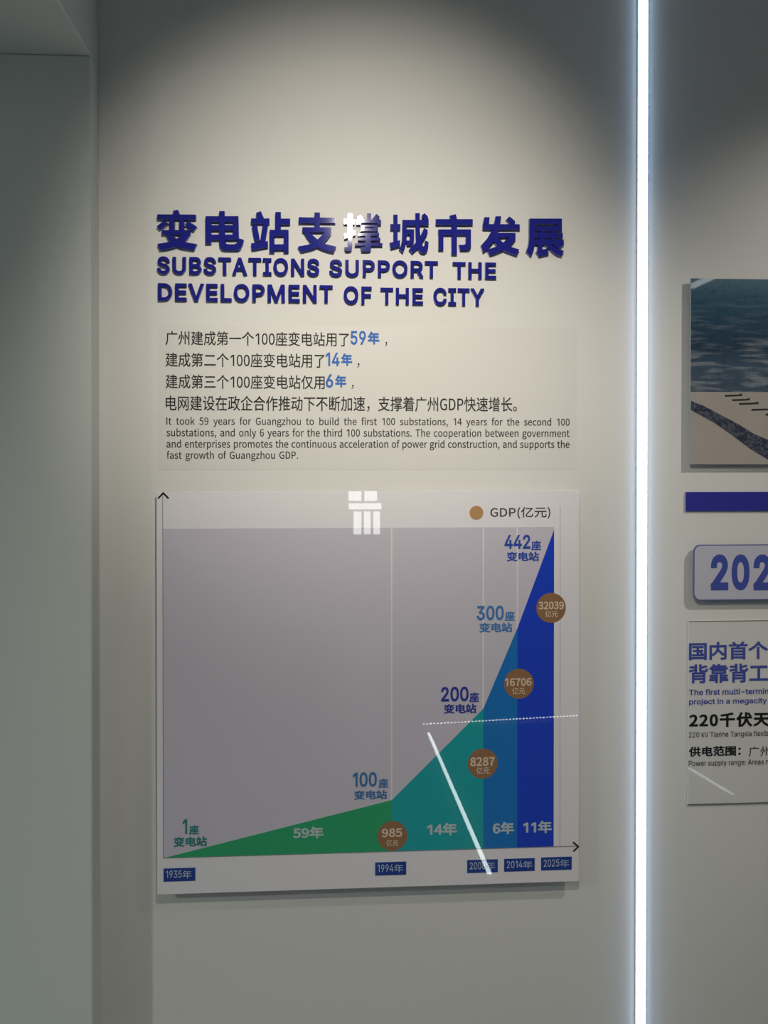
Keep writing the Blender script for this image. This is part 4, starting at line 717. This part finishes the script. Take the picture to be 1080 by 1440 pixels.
plate('river', [(px0, zb), (XR, zb), (XR, zr), (px0, zr)], pk, pk2, M['river'], prt)
pk3 = pk2+LAY
def pv(x, y): return W(860+x/3.6, 360+y/3.6, pk3)
bank = [pv(402, 733), pv(470, 760), pv(560, 808), pv(640, 850), pv(720, 900), pv(792, 930)]
far = W(1200, 700, pk3); 
zlow = lambda x: max(x[1], zb)
P_bank = bank+[(XR, zb+(bank[-1][1]-zb)*.3)]+[(XR, zb), (pv(830, 1052)[0], zb), pv(700, 975), pv(600, 900), pv(520, 845), pv(402, 780)]
plate('river_bank', P_bank, pk2, pk3, M['town'], prt)
for i, (x, y, w) in enumerate(((575, 705, 86), (612, 727, 88), (646, 746, 98), (708, 776, 112), (780, 800, 125), (850, 832, 130))):
    plate('barge', [pv(x, y+8), pv(x+w, y+4), pv(x+w, y-10), pv(x+w*.8, y-4), pv(x, y-2)], pk2, pk3, M['barge'], prt)
q = quad_px(965, 692, 1075, 718.3, 0.004)
tag(plate('blue_bar', [(q[0][0], q[2][1]), (XR, q[2][1]), (XR, q[0][1]), (q[0][0], q[0][1])], 0.0, 0.004, M['blue_bar']), 'flat dark blue bar under the aerial photograph', 'bar')

def rounded(x0, z0, x1, z1, r, n=8):
    out = []
    for cx_, cz_, a0 in ((x1-r, z1-r, 0), (x0+r, z1-r, 90), (x0+r, z0+r, 180), (x1-r, z0+r, 270)):
        for i in range(n+1):
            a = math.radians(a0+90*i/n); out.append((cx_+r*math.cos(a), cz_+r*math.sin(a)))
    return out
KD = 0.015
a = W(975.4, 766.2, KD); b = W(975.4, 844.8, KD); XP = W(1080, 800)[0]+0.10
pq = thing('year_plaque', 'rounded pale plaque with large blue year digits beginning 202', 'plaque', (W(1030, 805)[0], 0, b[1]))
plate('plaque_rim', rounded(a[0], b[1], XP, a[1], 0.016), KD-0.005, KD, M['plaque_rim'], pq, side=M['plaque_side'])
spacers([(a[0]+.04, (a[1]+b[1])/2), (XP-.04, (a[1]+b[1])/2)], KD-0.005, pq)
plate('plaque_face', rounded(a[0]+.0022, b[1]+.0022, XP-.0022, a[1]-.0022, 0.014), KD, KD+LAY, M['plaque'], pq)
for s, px in (('2', (999, 779.6, 1024.2, 830.4)), ('0', (1029, 779.6, 1054, 830.4)), ('2', (1059, 779.6, 1084.2, 830.4))):
    printed('year_digit', s, px, KD+2*LAY, M['navy_ink'], pq, font='I', bold=0.036)

tp = thing('description_sheet', 'clear sheet of blue and black printed text below the year plaque', 'text panel', (W(1030, 1000)[0], 0, W(1030, 1131)[1]))
a = W(968.3, 874, 0.003); b = W(968.3, 1131.3, 0.003)
plate('sheet', [(a[0], b[1]), (XR, b[1]), (XR, a[1]), (a[0], a[1])], 0.0, 0.003, M['clear'], tp)
for z in (a[1], b[1]):
    plate('sheet_edge', [(a[0], z-.0009), (XR, z-.0009), (XR, z+.0009), (a[0], z+.0009)], 0.003, 0.0034, M['sheet_edge'], tp)
dd = 0.0035
printed('heading', '国内首个', (969, 903, 1080.5, 928.7), dd, M['navy_ink'], tp, bold=0.009)
printed('heading', '背靠背工', (969, 934.4, 1080.5, 961.4), dd, M['navy_ink'], tp, bold=0.009)
printed('text_line', 'The first multi-termin', (969, 969.4, 1081, 977.9), dd, M['navy_ink'], tp, font='I', bold=0.016)
printed('text_line', 'project in a megacity', (969, 983, 1078.6, 992.8), dd, M['navy_ink'], tp, font='I', bold=0.016)
printed('heading', '220千伏天', (969, 1002.6, 1082, 1023.8), dd, M['black_ink'], tp, bold=0.014, track=0.03)
printed('text_line', '220 kV Tianhe Tangxia flexib', (968.6, 1029.6, 1080.5, 1039.2), dd, M['black_ink'], tp, font='I', bold=0.004)
printed('heading', '供电范围：', (968.6, 1050, 1042, 1064.4), dd, M['black_ink'], tp, bold=0.010)
printed('text_line', '广州', (1053, 1049.6, 1083, 1064), dd, M['black_ink'], tp)
printed('text_line', 'Power supply range: Areas n', (968.6, 1069.8, 1081, 1079.6), dd, M['black_ink'], tp, font='I', bold=0.004)

# ------------------------------------------------------------------ what the glossy panels mirror: light strips on the floor, a lit sign
floor_strip(0.63, -1.52, 0.60, -3.28, 0.016, 'white floor light strip running away from the wall below the chart')
floor_strip(0.58, -3.45, 2.30, -3.65, 0.011, 'dotted floor light strip running parallel to the wall', dots=80)
floor_strip(1.93, -2.20, 1.86, -2.62, 0.016, 'short floor light strip on the right')
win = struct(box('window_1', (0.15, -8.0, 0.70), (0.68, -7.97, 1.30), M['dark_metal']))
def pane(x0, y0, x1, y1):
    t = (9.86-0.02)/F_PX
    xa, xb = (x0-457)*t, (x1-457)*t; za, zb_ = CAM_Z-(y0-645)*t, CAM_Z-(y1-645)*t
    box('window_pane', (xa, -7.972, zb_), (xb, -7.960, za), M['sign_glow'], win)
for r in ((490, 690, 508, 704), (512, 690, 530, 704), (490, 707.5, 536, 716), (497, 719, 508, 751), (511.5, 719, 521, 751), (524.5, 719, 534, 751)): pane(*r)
